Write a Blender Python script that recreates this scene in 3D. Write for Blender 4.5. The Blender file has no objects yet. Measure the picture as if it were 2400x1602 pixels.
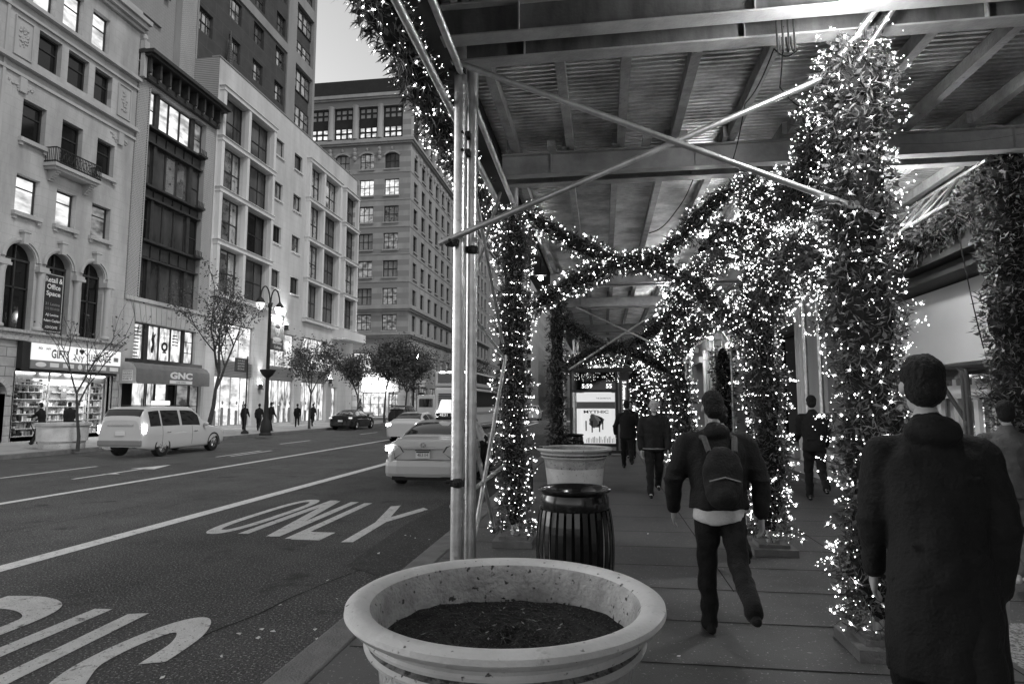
import bpy, bmesh, math, random
import numpy as np
from mathutils import Vector, Matrix
rnd = random.Random(7)
nrs = np.random.RandomState(11)
R = math.radians
C = bpy.context.scene.collection
SC = bpy.context.scene

# ---------------------------------------------------------------- camera
cam = bpy.data.cameras.new('camera')
cam.sensor_width = 36
cam.lens = 22.05
cam.clip_start = 0.05
cam.clip_end = 3000
camo = bpy.data.objects.new('camera', cam)
camo.location = (0, 0, 1.85)
camo.rotation_euler = (R(90 + 5.71), 0, R(8.244))
C.objects.link(camo)
SC.camera = camo

# ---------------------------------------------------------------- sky, facade fill, exposure
W = bpy.data.worlds.new('World')
SC.world = W
W.use_nodes = True
nt = W.node_tree
nt.nodes.clear()
sky = nt.nodes.new('ShaderNodeTexSky')
sky.sky_type = 'NISHITA'
sky.sun_disc = False
sky.sun_elevation = R(18)
sky.sun_rotation = R(-72)
sky.dust_density = 1.0
bw = nt.nodes.new('ShaderNodeRGBToBW')
bgn = nt.nodes.new('ShaderNodeBackground')
bgn.inputs['Strength'].default_value = 0.15
out = nt.nodes.new('ShaderNodeOutputWorld')
nt.links.new(sky.outputs[0], bw.inputs[0])
nt.links.new(bw.outputs[0], bgn.inputs['Color'])
nt.links.new(bgn.outputs[0], out.inputs[0])
sun = bpy.data.lights.new('facade_fill', 'SUN')  # added soft fill for the facades, not aligned with the sky's sun
sun.energy = 0.9
sun.angle = R(14)
suno = bpy.data.objects.new('facade_fill', sun)
suno.rotation_euler = (R(42), 0, R(62))
C.objects.link(suno)
SC.view_settings.view_transform = 'Standard'
SC.view_settings.look = 'None'
SC.view_settings.gamma = 1
SC.view_settings.exposure = 0.8
SC.cycles.max_bounces = 5
SC.cycles.diffuse_bounces = 3
SC.cycles.glossy_bounces = 3
SC.cycles.transparent_max_bounces = 8
SC.cycles.sample_clamp_indirect = 3
SC.cycles.use_denoising = True


LK = .6


def lamp(name, kind, loc, energy, size=0.1, rot=None, blend=None, angle=None, parent=None):
    l = bpy.data.lights.new(name, kind)
    l.energy = energy * LK
    if kind == 'AREA':
        l.size = size
    else:
        l.shadow_soft_size = size
    if kind == 'SPOT':
        l.spot_size = R(angle or 90)
        l.spot_blend = blend or .6
    o = bpy.data.objects.new(name, l)
    o.location = loc
    if rot:
        o.rotation_euler = rot
    C.objects.link(o)
    return o


# ---------------------------------------------------------------- materials (the photograph is monochrome)
MATS = {}


def M(name, c, r=.6, metal=0., var=.18, vs=1.5, det=4, bump=0., bs=40., spec=.4, streak=False, speck=None, emit=None, coat=0., brick=None, spots=None):
    m = bpy.data.materials.new(name)
    m.use_nodes = True
    t = m.node_tree
    n, L = t.nodes, t.links
    b = n['Principled BSDF']
    b.inputs['Roughness'].default_value = r
    b.inputs['Metallic'].default_value = metal
    b.inputs['Specular IOR Level'].default_value = spec
    if coat:
        b.inputs['Coat Weight'].default_value = coat
        b.inputs['Coat Roughness'].default_value = .05
    tc = n.new('ShaderNodeTexCoord')
    mp = n.new('ShaderNodeMapping')
    L.new(tc.outputs['Object'], mp.inputs[0])
    if streak:
        mp.inputs['Scale'].default_value = (1, 1, .25)
    nz = n.new('ShaderNodeTexNoise')
    nz.inputs['Scale'].default_value = vs
    nz.inputs['Detail'].default_value = det + 3
    nz.inputs['Roughness'].default_value = .62
    L.new(mp.outputs[0], nz.inputs['Vector'])
    mr = n.new('ShaderNodeMapRange')
    mr.inputs['From Min'].default_value = .3
    mr.inputs['From Max'].default_value = .7
    mr.inputs['To Min'].default_value = c * (1 - var)
    mr.inputs['To Max'].default_value = c * (1 + var)
    L.new(nz.outputs['Fac'], mr.inputs['Value'])
    last = mr.outputs[0]

    def mix(a, bval, fac):
        mx = n.new('ShaderNodeMix')
        mx.data_type = 'FLOAT'
        L.new(fac, mx.inputs['Factor'])
        L.new(a, mx.inputs['A'])
        mx.inputs['B'].default_value = bval
        return mx.outputs['Result']
    if speck:
        sc_, amount, val = speck
        v = n.new('ShaderNodeTexNoise')
        v.inputs['Scale'].default_value = sc_
        v.inputs['Detail'].default_value = 2
        L.new(tc.outputs['Object'], v.inputs['Vector'])
        st = n.new('ShaderNodeMapRange')
        st.inputs['From Min'].default_value = amount
        st.inputs['From Max'].default_value = amount + .06
        L.new(v.outputs['Fac'], st.inputs['Value'])
        last = mix(last, val, st.outputs[0])
    if spots:
        sc_, amount, val = spots
        v = n.new('ShaderNodeTexNoise')
        v.inputs['Scale'].default_value = sc_
        v.inputs['Detail'].default_value = 8
        v.inputs['Roughness'].default_value = .7
        L.new(mp.outputs[0], v.inputs['Vector'])
        st = n.new('ShaderNodeMapRange')
        st.inputs['From Min'].default_value = amount
        st.inputs['From Max'].default_value = amount + .1
        L.new(v.outputs['Fac'], st.inputs['Value'])
        last = mix(last, val, st.outputs[0])
    bh = None
    if brick:
        bw_, bh_, mort, val, axis = brick
        sp = n.new('ShaderNodeSeparateXYZ')
        cb = n.new('ShaderNodeCombineXYZ')
        L.new(tc.outputs['Object'], sp.inputs[0])
        L.new(sp.outputs[axis], cb.inputs['X'])
        L.new(sp.outputs['Z' if axis != 'Z' else 'Y'], cb.inputs['Y'])
        br = n.new('ShaderNodeTexBrick')
        br.inputs['Scale'].default_value = 1
        br.inputs['Brick Width'].default_value = bw_
        br.inputs['Row Height'].default_value = bh_
        br.inputs['Mortar Size'].default_value = mort
        br.inputs['Mortar Smooth'].default_value = .3
        L.new(cb.outputs[0], br.inputs['Vector'])
        last = mix(last, val, br.outputs['Fac'])
        bh = br.outputs['Fac']
    L.new(last, b.inputs['Base Color'])
    if bump:
        n2 = n.new('ShaderNodeTexNoise')
        n2.inputs['Scale'].default_value = bs
        n2.inputs['Detail'].default_value = 5
        L.new(tc.outputs['Object'], n2.inputs['Vector'])
        bp = n.new('ShaderNodeBump')
        bp.inputs['Strength'].default_value = bump
        bp.inputs['Distance'].default_value = .02
        L.new(n2.outputs['Fac'], bp.inputs['Height'])
        L.new(bp.outputs[0], b.inputs['Normal'])
    if emit:
        L.new(last, b.inputs['Emission Color'])
        b.inputs['Emission Strength'].default_value = emit
    MATS[name] = m
    return m


def glow_mat(name, lo, hi, scale=(1, 1, 1), vs=1.2, lines=None):
    """a lit room seen through a window: gives off light, ceiling-lamp streaks put in as noise"""
    m = bpy.data.materials.new(name)
    m.use_nodes = True
    t = m.node_tree
    n, L = t.nodes, t.links
    b = n['Principled BSDF']
    b.inputs['Base Color'].default_value = (.02, .02, .02, 1)
    b.inputs['Roughness'].default_value = .1
    tc = n.new('ShaderNodeTexCoord')
    mp = n.new('ShaderNodeMapping')
    mp.inputs['Scale'].default_value = scale
    L.new(tc.outputs['Object'], mp.inputs[0])
    v = n.new('ShaderNodeTexNoise')
    v.inputs['Scale'].default_value = vs
    v.inputs['Detail'].default_value = 6
    L.new(mp.outputs[0], v.inputs['Vector'])
    mr = n.new('ShaderNodeMapRange')
    mr.inputs['From Min'].default_value = .35
    mr.inputs['From Max'].default_value = .65
    mr.inputs['To Min'].default_value = lo
    mr.inputs['To Max'].default_value = hi
    L.new(v.outputs['Fac'], mr.inputs['Value'])
    b.inputs['Emission Color'].default_value = (1, 1, 1, 1)
    L.new(mr.outputs[0], b.inputs['Emission Strength'])
    MATS[name] = m
    return m


def emit_mat(name, s):
    m = bpy.data.materials.new(name)
    m.use_nodes = True
    b = m.node_tree.nodes['Principled BSDF']
    b.inputs['Base Color'].default_value = (.6, .6, .6, 1)
    b.inputs['Emission Color'].default_value = (1, 1, 1, 1)
    b.inputs['Emission Strength'].default_value = s
    MATS[name] = m
    return m


M('limestone', .40, .85, var=.3, vs=.7, streak=True, bump=.5, bs=9, spots=(.9, .6, .27), brick=(1.15, .46, .008, .30, 'Y'))
M('limestone_plain', .41, .85, var=.16, vs=.8, streak=True, bump=.2, bs=12)
M('carved_stone', .36, .85, var=.45, vs=9, bump=1.0, bs=14)
M('rustic_stone', .36, .9, var=.2, vs=2, bump=.5, bs=25, brick=(.9, .45, .02, .13, 'Y'))
M('pale_brick', .42, .85, var=.12, vs=1.2, streak=True, brick=(.22, .075, .014, .13, 'Y'))
M('dark_brick', .055, .8, var=.25, vs=.8, brick=(1.8, 1.05, .012, .11, 'Y'))
M('white_panel', .52, .8, var=.22, vs=.5, streak=True, bump=.1, bs=20, brick=(1.6, .55, .006, .36, 'Y'))
M('white_trim', .62, .7, var=.1, vs=1, streak=True)
M('siding', .34, .7, var=.1, vs=1, brick=(40, .14, .02, .1, 'X'))
M('grey_block', .27, .85, var=.15, vs=.6, streak=True, brick=(.4, .2, .01, .2, 'Y'))
M('corner_stone', .34, .85, var=.3, vs=.35, streak=True, bump=.2, bs=9, brick=(1.9, .8, .01, .255, 'Y'))
M('corner_stone_trim', .34, .85, var=.15, vs=1, streak=True)
M('soot_black', .02, .7, var=.3)
M('dark_bronze', .035, .45, var=.35, vs=3, bump=.1)
M('window_frame_dark', .03, .5, var=.2)
M('window_frame_pale', .32, .6, var=.2)
M('pane_dark', .006, .06, var=.5, vs=.8, spec=.7)
M('pane_mid', .10, .05, metal=.35, var=.8, vs=.5, spec=.9, streak=True)
M('pane_blind', .34, .35, var=.25, vs=1.5, spec=.6, brick=(9, .09, .012, .1, 'Y'))
M('pane_sky', .78, .04, metal=.92, var=.35, vs=.7, spec=1.0, spots=(2.6, .53, .07))  # mirror-like glass; dark mottling painted in as branch reflections
glow_mat('pane_lit', .22, .8, (1, .6, 1.6), 1.4)
glow_mat('pane_dim', .03, .2, (1, .8, 1.6), 1.6)
glow_mat('pane_shop', .08, .85, (1, 2.2, .7), 1.6)
M('asphalt', .05, .8, var=.45, vs=.7, bump=1.6, bs=42, speck=(48, .585, .24), spots=(1.3, .57, .022), spec=.4)
M('asphalt_patch', .028, .8, var=.3, vs=3, bump=.9, bs=120, speck=(50, .60, .15))
M('road_paint', .62, .7, var=.15, vs=5, bump=.5, bs=60, spots=(9, .565, .12), speck=(40, .64, .1))
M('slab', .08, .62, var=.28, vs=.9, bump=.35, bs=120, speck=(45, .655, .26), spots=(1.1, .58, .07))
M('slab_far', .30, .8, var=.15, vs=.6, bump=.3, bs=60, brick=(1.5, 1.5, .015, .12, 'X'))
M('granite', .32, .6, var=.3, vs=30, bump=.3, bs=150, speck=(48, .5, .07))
M('kerb_stone', .16, .75, var=.3, vs=4, bump=.6, bs=60)
M('galvanised', .6, .34, metal=.85, var=.3, vs=6, bump=.12, bs=50, spots=(5, .62, .2))
M('steel_deck', .75, .36, metal=.75, var=.45, vs=2.5, bump=.15, bs=30)
M('beam_web_shade', .10, .5, metal=.2, var=.6, vs=4, streak=True, bump=.2, bs=40)  # darker copy of the beam paint: shade on the near webs
M('beam_paint', .34, .45, metal=.2, var=.3, vs=3, bump=.2, bs=40)  # lighter copy, for flanges and webs that catch the light
M('timber', .30, .75, var=.3, vs=6, bump=.35, bs=40, spots=(7, .62, .1))
M('plywood', .03, .7, var=.3, vs=3)
M('leaf', .075, .5, var=.8, vs=14, spec=.5)
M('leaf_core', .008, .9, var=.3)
M('bark', .05, .9, var=.4, vs=8, bump=.8, bs=30)
M('tree_leaf', .07, .6, var=.6, vs=6)
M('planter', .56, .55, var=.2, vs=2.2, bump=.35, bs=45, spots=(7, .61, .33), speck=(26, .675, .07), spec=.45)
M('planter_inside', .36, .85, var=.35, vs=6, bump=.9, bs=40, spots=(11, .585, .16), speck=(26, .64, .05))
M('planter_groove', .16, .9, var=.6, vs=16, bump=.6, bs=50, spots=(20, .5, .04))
M('soil', .02, .95, var=.6, vs=40, bump=1, bs=80, speck=(80, .62, .1))
M('black_gloss', .006, .22, var=.3, spec=.6, coat=.3)
M('black_void', .004, .9)
M('rubber', .012, .8, var=.3)
M('taxi_paint', .48, .28, var=.04, vs=1, coat=.7, spec=.5)
M('white_paint', .55, .3, var=.05, vs=1, coat=.6)
M('dark_paint', .012, .2, var=.1, coat=.9)
M('car_glass', .015, .03, var=.2, spec=.9)
M('chrome', .6, .15, metal=1., var=.1)
M('lens_dark', .08, .12, var=.3, spec=.8, coat=.6)
M('plate_white', .7, .5, var=.05)
M('ink', .02, .6, var=.1)
M('ink_grey', .22, .6, var=.1)
M('sign_dark', .06, .5, var=.15)
M('white_letters', .75, .5, var=.04)
M('skin', .34, .55, var=.12, vs=18)
M('skin_dark', .12, .55, var=.12, vs=18)
M('hair', .006, .8, var=.6, vs=60, bump=.8, bs=70)
M('hair_grey', .3, .7, var=.3, vs=40)
M('cloth_black', .0045, .85, var=.4, vs=9, bump=.4, bs=60)
M('cloth_dark', .01, .85, var=.4, vs=9, bump=.4, bs=60)
M('cloth_grey', .07, .85, var=.3, vs=9, bump=.4, bs=60)
M('cloth_mid', .20, .85, var=.2, vs=9, bump=.4, bs=60)
M('cloth_light', .50, .8, var=.15, vs=7, bump=.4, bs=60)
M('awning_cloth', .15, .7, var=.15, vs=3)
M('awning_side', .38, .7, var=.15, vs=3)
M('store_wall', .34, .75, var=.12, vs=1.2, streak=True, bump=.12, bs=30)
M('store_panel', .55, .8, var=.07, vs=.9)
M('cream_board', .6, .7, var=.05)
emit_mat('bulb', 7)
emit_mat('bulb_dim', 1.4)
emit_mat('glare_spike', .9)  # glow of the modelled glare rays round the largest bulbs
emit_mat('lamp_glow', 60)
emit_mat('tail_glow', 14)
emit_mat('sign_lit', .36)
emit_mat('shop_light', 4)
emit_mat('shop_wall', 1.3)
emit_mat('screen_glow', .35)
emit_mat('digits', .9)
emit_mat('roof_sign', .5)


# ---------------------------------------------------------------- mesh building
class MB:
    def __init__(s):
        s.v, s.f, s.m = [], [], []

    def add(s, vs, fs, m=0):
        o = len(s.v)
        s.v.extend([tuple(v) for v in vs])
        s.f.extend([tuple(i + o for i in f) for f in fs])
        s.m.extend([m] * len(fs))

    def quad(s, a, b, c, d, m=0):
        s.add([a, b, c, d], [(0, 1, 2, 3)], m)

    def hexa(s, p, m=0):
        s.add(p, [(0, 3, 2, 1), (4, 5, 6, 7), (0, 1, 5, 4), (1, 2, 6, 5), (2, 3, 7, 6), (3, 0, 4, 7)], m)

    def box(s, x0, x1, y0, y1, z0, z1, m=0):
        s.hexa([(x0, y0, z0), (x1, y0, z0), (x1, y1, z0), (x0, y1, z0), (x0, y0, z1), (x1, y0, z1), (x1, y1, z1), (x0, y1, z1)], m)

    def tube(s, pts, r, n=10, m=0, cap=True):
        pts = [Vector(p) for p in pts]
        rs = r if isinstance(r, (list, tuple)) else [r] * len(pts)
        rings = []
        up = Vector((0, 0, 1))
        prev = None
        for i, p in enumerate(pts):
            d = (pts[min(i + 1, len(pts) - 1)] - pts[max(i - 1, 0)]).normalized()
            if prev is None:
                a = d.cross(up if abs(d.z) < .95 else Vector((1, 0, 0))).normalized()
            else:
                a = (prev - d * prev.dot(d)).normalized()
            prev = a
            b = d.cross(a)
            rings.append([p + (a * math.cos(2 * math.pi * k / n) + b * math.sin(2 * math.pi * k / n)) * rs[i] for k in range(n)])
        vs = [q for ring in rings for q in ring]
        fs = []
        for i in range(len(pts) - 1):
            for k in range(n):
                fs.append((i * n + k, i * n + (k + 1) % n, (i + 1) * n + (k + 1) % n, (i + 1) * n + k))
        if cap:
            fs.append(tuple(range(n))[::-1])
            fs.append(tuple((len(pts) - 1) * n + k for k in range(n)))
        s.add(vs, fs, m)

    def lathe(s, prof, c=(0, 0, 0), n=48, m=0, ax='Z', sy=1.):
        vs = []
        for (r, z) in prof:
            for k in range(n):
                a = 2 * math.pi * k / n
                if ax == 'Z':
                    vs.append((c[0] + r * math.cos(a), c[1] + r * math.sin(a) * sy, c[2] + z))
                elif ax == 'X':
                    vs.append((c[0] + z, c[1] + r * math.cos(a), c[2] + r * math.sin(a)))
                else:
                    vs.append((c[0] + r * math.cos(a), c[1] + z, c[2] + r * math.sin(a)))
        fs = []
        for i in range(len(prof) - 1):
            for k in range(n):
                fs.append((i * n + k, i * n + (k + 1) % n, (i + 1) * n + (k + 1) % n, (i + 1) * n + k))
        s.add(vs, fs, m)

    def ball(s, c, r, n=12, m=0):
        rx, ry, rz = r if isinstance(r, (list, tuple)) else (r, r, r)
        vs, fs = [], []
        k2 = n // 2
        for i in range(k2 + 1):
            th = math.pi * i / k2
            for k in range(n):
                a = 2 * math.pi * k / n
                vs.append((c[0] + rx * math.sin(th) * math.cos(a), c[1] + ry * math.sin(th) * math.sin(a), c[2] + rz * math.cos(th)))
        for i in range(k2):
            for k in range(n):
                fs.append((i * n + k, i * n + (k + 1) % n, (i + 1) * n + (k + 1) % n, (i + 1) * n + k))
        s.add(vs, fs, m)

    def prism(s, poly, fn, d0, d1, m=0):
        """poly: 2D outline; fn(u,v,d) -> point"""
        n = len(poly)
        vs = [fn(u, v, d0) for u, v in poly] + [fn(u, v, d1) for u, v in poly]
        fs = [tuple(range(n))[::-1], tuple(range(n, 2 * n))] + [(i, (i + 1) % n, n + (i + 1) % n, n + i) for i in range(n)]
        s.add(vs, fs, m)

    def build(s, name, mats, parent=None, smooth=False, bevel=0, **kw):
        if not isinstance(mats, (list, tuple)):
            mats = [mats]
        off = Vector((0, 0, 0))
        p = parent
        while p is not None:
            off += Vector(p.location)
            p = p.parent
        me = bpy.data.meshes.new(name)
        me.from_pydata([(v[0] - off.x, v[1] - off.y, v[2] - off.z) for v in s.v], [], s.f)
        for mm in mats:
            me.materials.append(MATS[mm] if isinstance(mm, str) else mm)
        if len(mats) > 1:
            me.polygons.foreach_set('material_index', s.m)
        if smooth:
            me.polygons.foreach_set('use_smooth', [True] * len(me.polygons))
            me.set_sharp_from_angle(angle=R(40))
        me.update()
        o = bpy.data.objects.new(name, me)
        o.parent = parent
        C.objects.link(o)
        if bevel:
            bv = o.modifiers.new('bevel', 'BEVEL')
            bv.width = bevel
            bv.segments = 2
            bv.limit_method = 'ANGLE'
        if kw:
            tag(o, **kw)
        return o


def tag(o, label=None, cat=None, group=None, kind=None):
    if label:
        o['label'] = label
    if cat:
        o['category'] = cat
    if group:
        o['group'] = group
    if kind:
        o['kind'] = kind
    return o


def thing(name, label, cat, loc=(0, 0, 0), group=None):
    o = bpy.data.objects.new(name, None)
    o.empty_display_size = .2
    o.location = loc
    C.objects.link(o)
    return tag(o, label, cat, group)


def copy_tree(o, parent=None):
    c = o.copy()
    C.objects.link(c)
    c.parent = parent
    for ch in list(o.children):
        copy_tree(ch, c)
    return c


def sub(o, name=None):
    return o


class Fr:
    """a facade plane: P(u, v, d) with v = height and d = distance out of the wall"""
    def __init__(s, ax, pos):
        s.ax, s.pos = ax, pos

    def P(s, u, v, d=0.):
        if s.ax == 'X':
            return (s.pos + d, u, v)
        if s.ax == 'XN':
            return (s.pos - d, u, v)
        return (u, s.pos - d, v)

    def box(s, mb, u0, u1, v0, v1, d0, d1, m=0):
        P = s.P
        mb.hexa([P(u0, v0, d0), P(u1, v0, d0), P(u1, v0, d1), P(u0, v0, d1), P(u0, v1, d0), P(u1, v1, d0), P(u1, v1, d1), P(u0, v1, d1)], m)


def wall(mb, fr, u0, u1, v0, v1, holes, depth=.3, m=0, mr=None, d=0.):
    mr = m if mr is None else mr
    us = sorted(set([u0, u1] + [round(x, 4) for h in holes for x in h[:2] if u0 < x < u1]))
    vs = sorted(set([v0, v1] + [round(x, 4) for h in holes for x in h[2:4] if v0 < x < v1]))
    for i in range(len(us) - 1):
        for j in range(len(vs) - 1):
            a, b = (us[i] + us[i + 1]) / 2, (vs[j] + vs[j + 1]) / 2
            if any(h[0] < a < h[1] and h[2] < b < h[3] for h in holes):
                continue
            mb.quad(fr.P(us[i], vs[j], d), fr.P(us[i + 1], vs[j], d), fr.P(us[i + 1], vs[j + 1], d), fr.P(us[i], vs[j + 1], d), m)
    for (a, b, c, e) in [h[:4] for h in holes]:
        q = [(a, c), (b, c), (b, e), (a, e)]
        for k in range(4):
            (p0, p1), (r0, r1) = q[k], q[(k + 1) % 4]
            mb.quad(fr.P(p0, p1, d), fr.P(r0, r1, d), fr.P(r0, r1, d - depth), fr.P(p0, p1, d - depth), mr)


def win_mesh(mb, fr, u0, u1, v0, v1, depth, nx, ny, ft=.06, bar=.035, split=None):
    """slot 0 frame, slot 1 pane"""
    mb.quad(fr.P(u0, v0, -depth + .01), fr.P(u1, v0, -depth + .01), fr.P(u1, v1, -depth + .01), fr.P(u0, v1, -depth + .01), 1)
    a, b = -depth + .012, -depth + .07
    fr.box(mb, u0, u0 + ft, v0, v1, a, b)
    fr.box(mb, u1 - ft, u1, v0, v1, a, b)
    fr.box(mb, u0 + ft, u1 - ft, v0, v0 + ft, a, b)
    fr.box(mb, u0 + ft, u1 - ft, v1 - ft, v1, a, b)
    for i in range(1, nx):
        c = u0 + (u1 - u0) * i / nx
        fr.box(mb, c - bar / 2, c + bar / 2, v0 + ft, v1 - ft, a, b - .01)
    for j in range(1, ny):
        c = v0 + (v1 - v0) * (split if (split and ny == 2) else j / ny)
        fr.box(mb, u0 + ft, u1 - ft, c - bar / 2, c + bar / 2, a, b - .005)


def window(fr, rect, depth, parent, pane, nx=1, ny=2, ft=.06, bar=.035, frame='window_frame_dark', split=None, name='window'):
    mb = MB()
    win_mesh(mb, fr, *rect, depth, nx, ny, ft, bar, split)
    return mb.build(name, [frame, pane], parent)


def text_mesh(txt, h, width=None, depth=.01, fn=None, bold=0., align='CENTER', fit_h=True):
    """lettering as a solid mesh in (u, v, d); fn maps to the place it stands"""
    cu = bpy.data.curves.new('lettering', 'FONT')
    cu.body = txt
    cu.align_x = align
    cu.align_y = 'BOTTOM'
    cu.size = 1
    cu.offset = bold
    cu.resolution_u = 3
    o = bpy.data.objects.new('lettering', cu)
    C.objects.link(o)
    bpy.context.view_layer.update()
    dg = bpy.context.evaluated_depsgraph_get()
    me = bpy.data.meshes.new_from_object(o.evaluated_get(dg))
    vs = [v.co.copy() for v in me.vertices]
    fs = [tuple(p.vertices) for p in me.polygons]
    bpy.data.objects.remove(o)
    bpy.data.curves.remove(cu)
    bpy.data.meshes.remove(me)
    if not vs:
        return MB()
    x0, x1 = min(v.x for v in vs), max(v.x for v in vs)
    y0, y1 = min(v.y for v in vs), max(v.y for v in vs)
    k = h / (y1 - y0)
    kx = width / (x1 - x0) if width else k
    cx = {'CENTER': (x0 + x1) / 2, 'LEFT': x0, 'RIGHT': x1}[align]
    mb = MB()
    mb.add([fn((v.x - cx) * kx, (v.y - y0) * k) for v in vs], fs)
    return mb


def letters(txt, fr, u, v, h, parent, mat, width=None, d=.02, bold=.0, align='CENTER', name='lettering', flip=False):
    s = -1 if (flip) else 1
    mb = text_mesh(txt, h, width, fn=lambda a, b: fr.P(u + s * a, v + b, d), bold=bold, align=align)
    if not mb.v:
        return None
    return mb.build(name, mat, parent)
# ================================================================ ground
def sheet(name, x0, x1, y0, y1, z, mat):
    mb = MB()
    mb.quad((x0, y0, z), (x1, y0, z), (x1, y1, z), (x0, y1, z))
    return mb.build(name, mat, kind='structure')


sheet('ground', -700, 700, -300, 1500, -.02, 'asphalt')
sheet('road', -20.1, -2.1, -30, 900, 0, 'asphalt')
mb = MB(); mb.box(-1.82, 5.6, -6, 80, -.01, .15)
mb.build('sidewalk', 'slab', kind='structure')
for y0, y1 in ((-6, 66.5), (82, 300)):
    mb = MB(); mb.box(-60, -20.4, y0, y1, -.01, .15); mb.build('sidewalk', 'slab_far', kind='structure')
# slab joints of the near sidewalk
mb = MB()
for y in (-.1, 1.8, 2.66, 3.53, 4.41, 5.27, 6.16, 7.0, 7.88, 8.8, 9.9, 11.1, 12.6, 14.2, 16, 18, 20, 23, 26, 30):
    mb.quad((-1.8, y, .154), (5.4, y + .06, .154), (5.4, y + .08, .154), (-1.8, y + .014, .154))
for x in (-.55, 1.15, 2.6):
    for y0, y1 in ((-2, 2.66), (2.66, 4.41), (4.41, 6.16), (6.16, 8.8), (8.8, 14), (14, 30)):
        if (x, y0) in ((1.15, 4.41), (-.55, 6.16), (1.15, 2.66)):
            continue
        mb.quad((x, y0, .1535), (x + .012, y0, .1535), (x + .012, y1, .1535), (x, y1, .1535))
mb.build('slab_joints', 'black_void', kind='structure')
mb = MB()
mb.add([(2.62, -6, .158), (5.4, -6, .158), (5.4, 5.6, .158), (2.66, 5.6, .158)], [(0, 1, 2, 3)])
mb.build('granite_paving', 'granite', kind='structure')
mb = MB()
y = -6.
while y < 80:
    mb.box(-2.1, -1.83, y + .012, y + 2.35, -.01, .156)
    y += 2.362
o = mb.build('kerb', 'kerb_stone', kind='structure', bevel=.02)
for y0, y1 in ((-6, 66.5), (82, 300)):
    mb = MB(); mb.box(-20.4, -20.1, y0, y1, -.01, .155); mb.build('kerb', 'kerb_stone', kind='structure')

# ---- painted markings
def crom(P_, t):
    n = len(P_) - 1
    i = min(int(t), n - 1)
    f = t - i
    g_ = lambda k: P_[max(0, min(n, k))]
    a, b, c, d = g_(i - 1), g_(i), g_(i + 1), g_(i + 2)
    return 0.5 * ((2 * b) + (c - a) * f + (2 * a - 5 * b + 4 * c - d) * f * f + (3 * b - a - 3 * c + d) * f ** 3)


def stroke(mb, pts, w, z=.004, closed=False, sy=2.2, smooth=False):
    """a painted stroke: pts in metres; widths grow along the road as road lettering does"""
    P_ = [Vector((p[0], p[1] / sy, 0)) for p in pts]
    if smooth:
        m_ = (len(P_) - 1) * 6
        P_ = [crom(P_, i / 6) for i in range(m_ + 1)]
    n = len(P_)
    L_, R_ = [], []
    for i in range(n):
        a = P_[(i - 1) % n] if (closed or i > 0) else P_[i]
        b = P_[(i + 1) % n] if (closed or i < n - 1) else P_[i]
        d = (b - a).normalized()
        q = Vector((-d.y, d.x, 0)) * (w / 2)
        L_.append((P_[i] + q)); R_.append((P_[i] - q))
    for i in range(n if closed else n - 1):
        j = (i + 1) % n
        mb.quad(*[(v.x, v.y * sy, z) for v in (R_[i], R_[j], L_[j], L_[i])])


def road_thing(name, mb):
    return mb.build(name, 'road_paint', kind='structure')


mb = MB()
o_pts = []
for k in range(40):
    a = 2 * math.pi * k / 40
    cx, cy = math.cos(a), math.sin(a)
    o_pts.append((-5.60 + .13 * math.copysign(abs(cx) ** .75, cx), 10.2 + 1.5 * math.copysign(abs(cy) ** .7, cy)))
mb = MB()
o_pts = [(p[0] + .0, p[1]) for p in o_pts]
stroke(mb, [(-5.62 + .22 * (p[0] + 5.60) / .13 + .0, p[1]) for p in o_pts], .14, closed=True)
stroke(mb, [(-5.17, 8.62), (-5.2, 11.8)], .15)
stroke(mb, [(-5.13, 11.7), (-4.66, 8.55)], .17, z=.0045)
stroke(mb, [(-4.62, 8.5), (-4.72, 11.66)], .15, z=.005)
stroke(mb, [(-4.33, 8.4), (-4.42, 11.58)], .15)
stroke(mb, [(-4.3, 8.62), (-3.88, 8.62)], .24, z=.0045)
stroke(mb, [(-3.46, 8.3), (-3.52, 9.95)], .16)
stroke(mb, [(-3.52, 9.8), (-3.80, 11.34)], .16, z=.0045)
stroke(mb, [(-3.52, 9.8), (-3.17, 11.12)], .16, z=.005)
road_thing('road_lettering', mb)
mb = MB()   # BUS
stroke(mb, [(-5.78, 2.4), (-5.78, 5.4)], .16)
bp = [(-5.75, 5.36), (-5.45, 5.39), (-5.17, 5.31), (-4.98, 5.12), (-4.93, 4.75), (-4.97, 4.35), (-5.15, 4.1), (-5.4, 4.02), (-5.72, 4.0)]
stroke(mb, bp, .17, smooth=True)
stroke(mb, [(-5.2, 4.0), (-4.98, 3.7), (-4.95, 3.1), (-5.1, 2.6), (-5.7, 2.45)], .16, z=.0045)
stroke(mb, [(-4.53, 5.33), (-4.48, 3.1), (-4.38, 2.6), (-4.2, 2.45), (-4.05, 2.6), (-4.0, 3.1), (-4.12, 5.26)], .17, smooth=True)
sp_ = [(-3.24, 4.3), (-3.29, 4.75), (-3.44, 5.05), (-3.58, 4.98), (-3.67, 4.6), (-3.66, 4.15), (-3.5, 3.8), (-3.3, 3.5), (-3.2, 3.1), (-3.25, 2.6), (-3.45, 2.4), (-3.65, 2.7)]
stroke(mb, sp_, .17, smooth=True)
road_thing('road_lettering', mb)
mb = MB(); stroke(mb, [(-11.2, -2), (-11.36, 66)], .2, sy=1); road_thing('lane_line', mb)
mb = MB(); stroke(mb, [(-6.78, -2), (-6.8, 12), (-6.78, 66)], .26, sy=1); road_thing('lane_line', mb)
for y0, y1 in ((5, 8.4), (14.1, 17.2), (28.1, 31.2), (38, 41), (48, 51)):
    mb = MB(); stroke(mb, [(-15.15, y0), (-15.15, y1)], .13, sy=1); road_thing('lane_line', mb)
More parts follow.
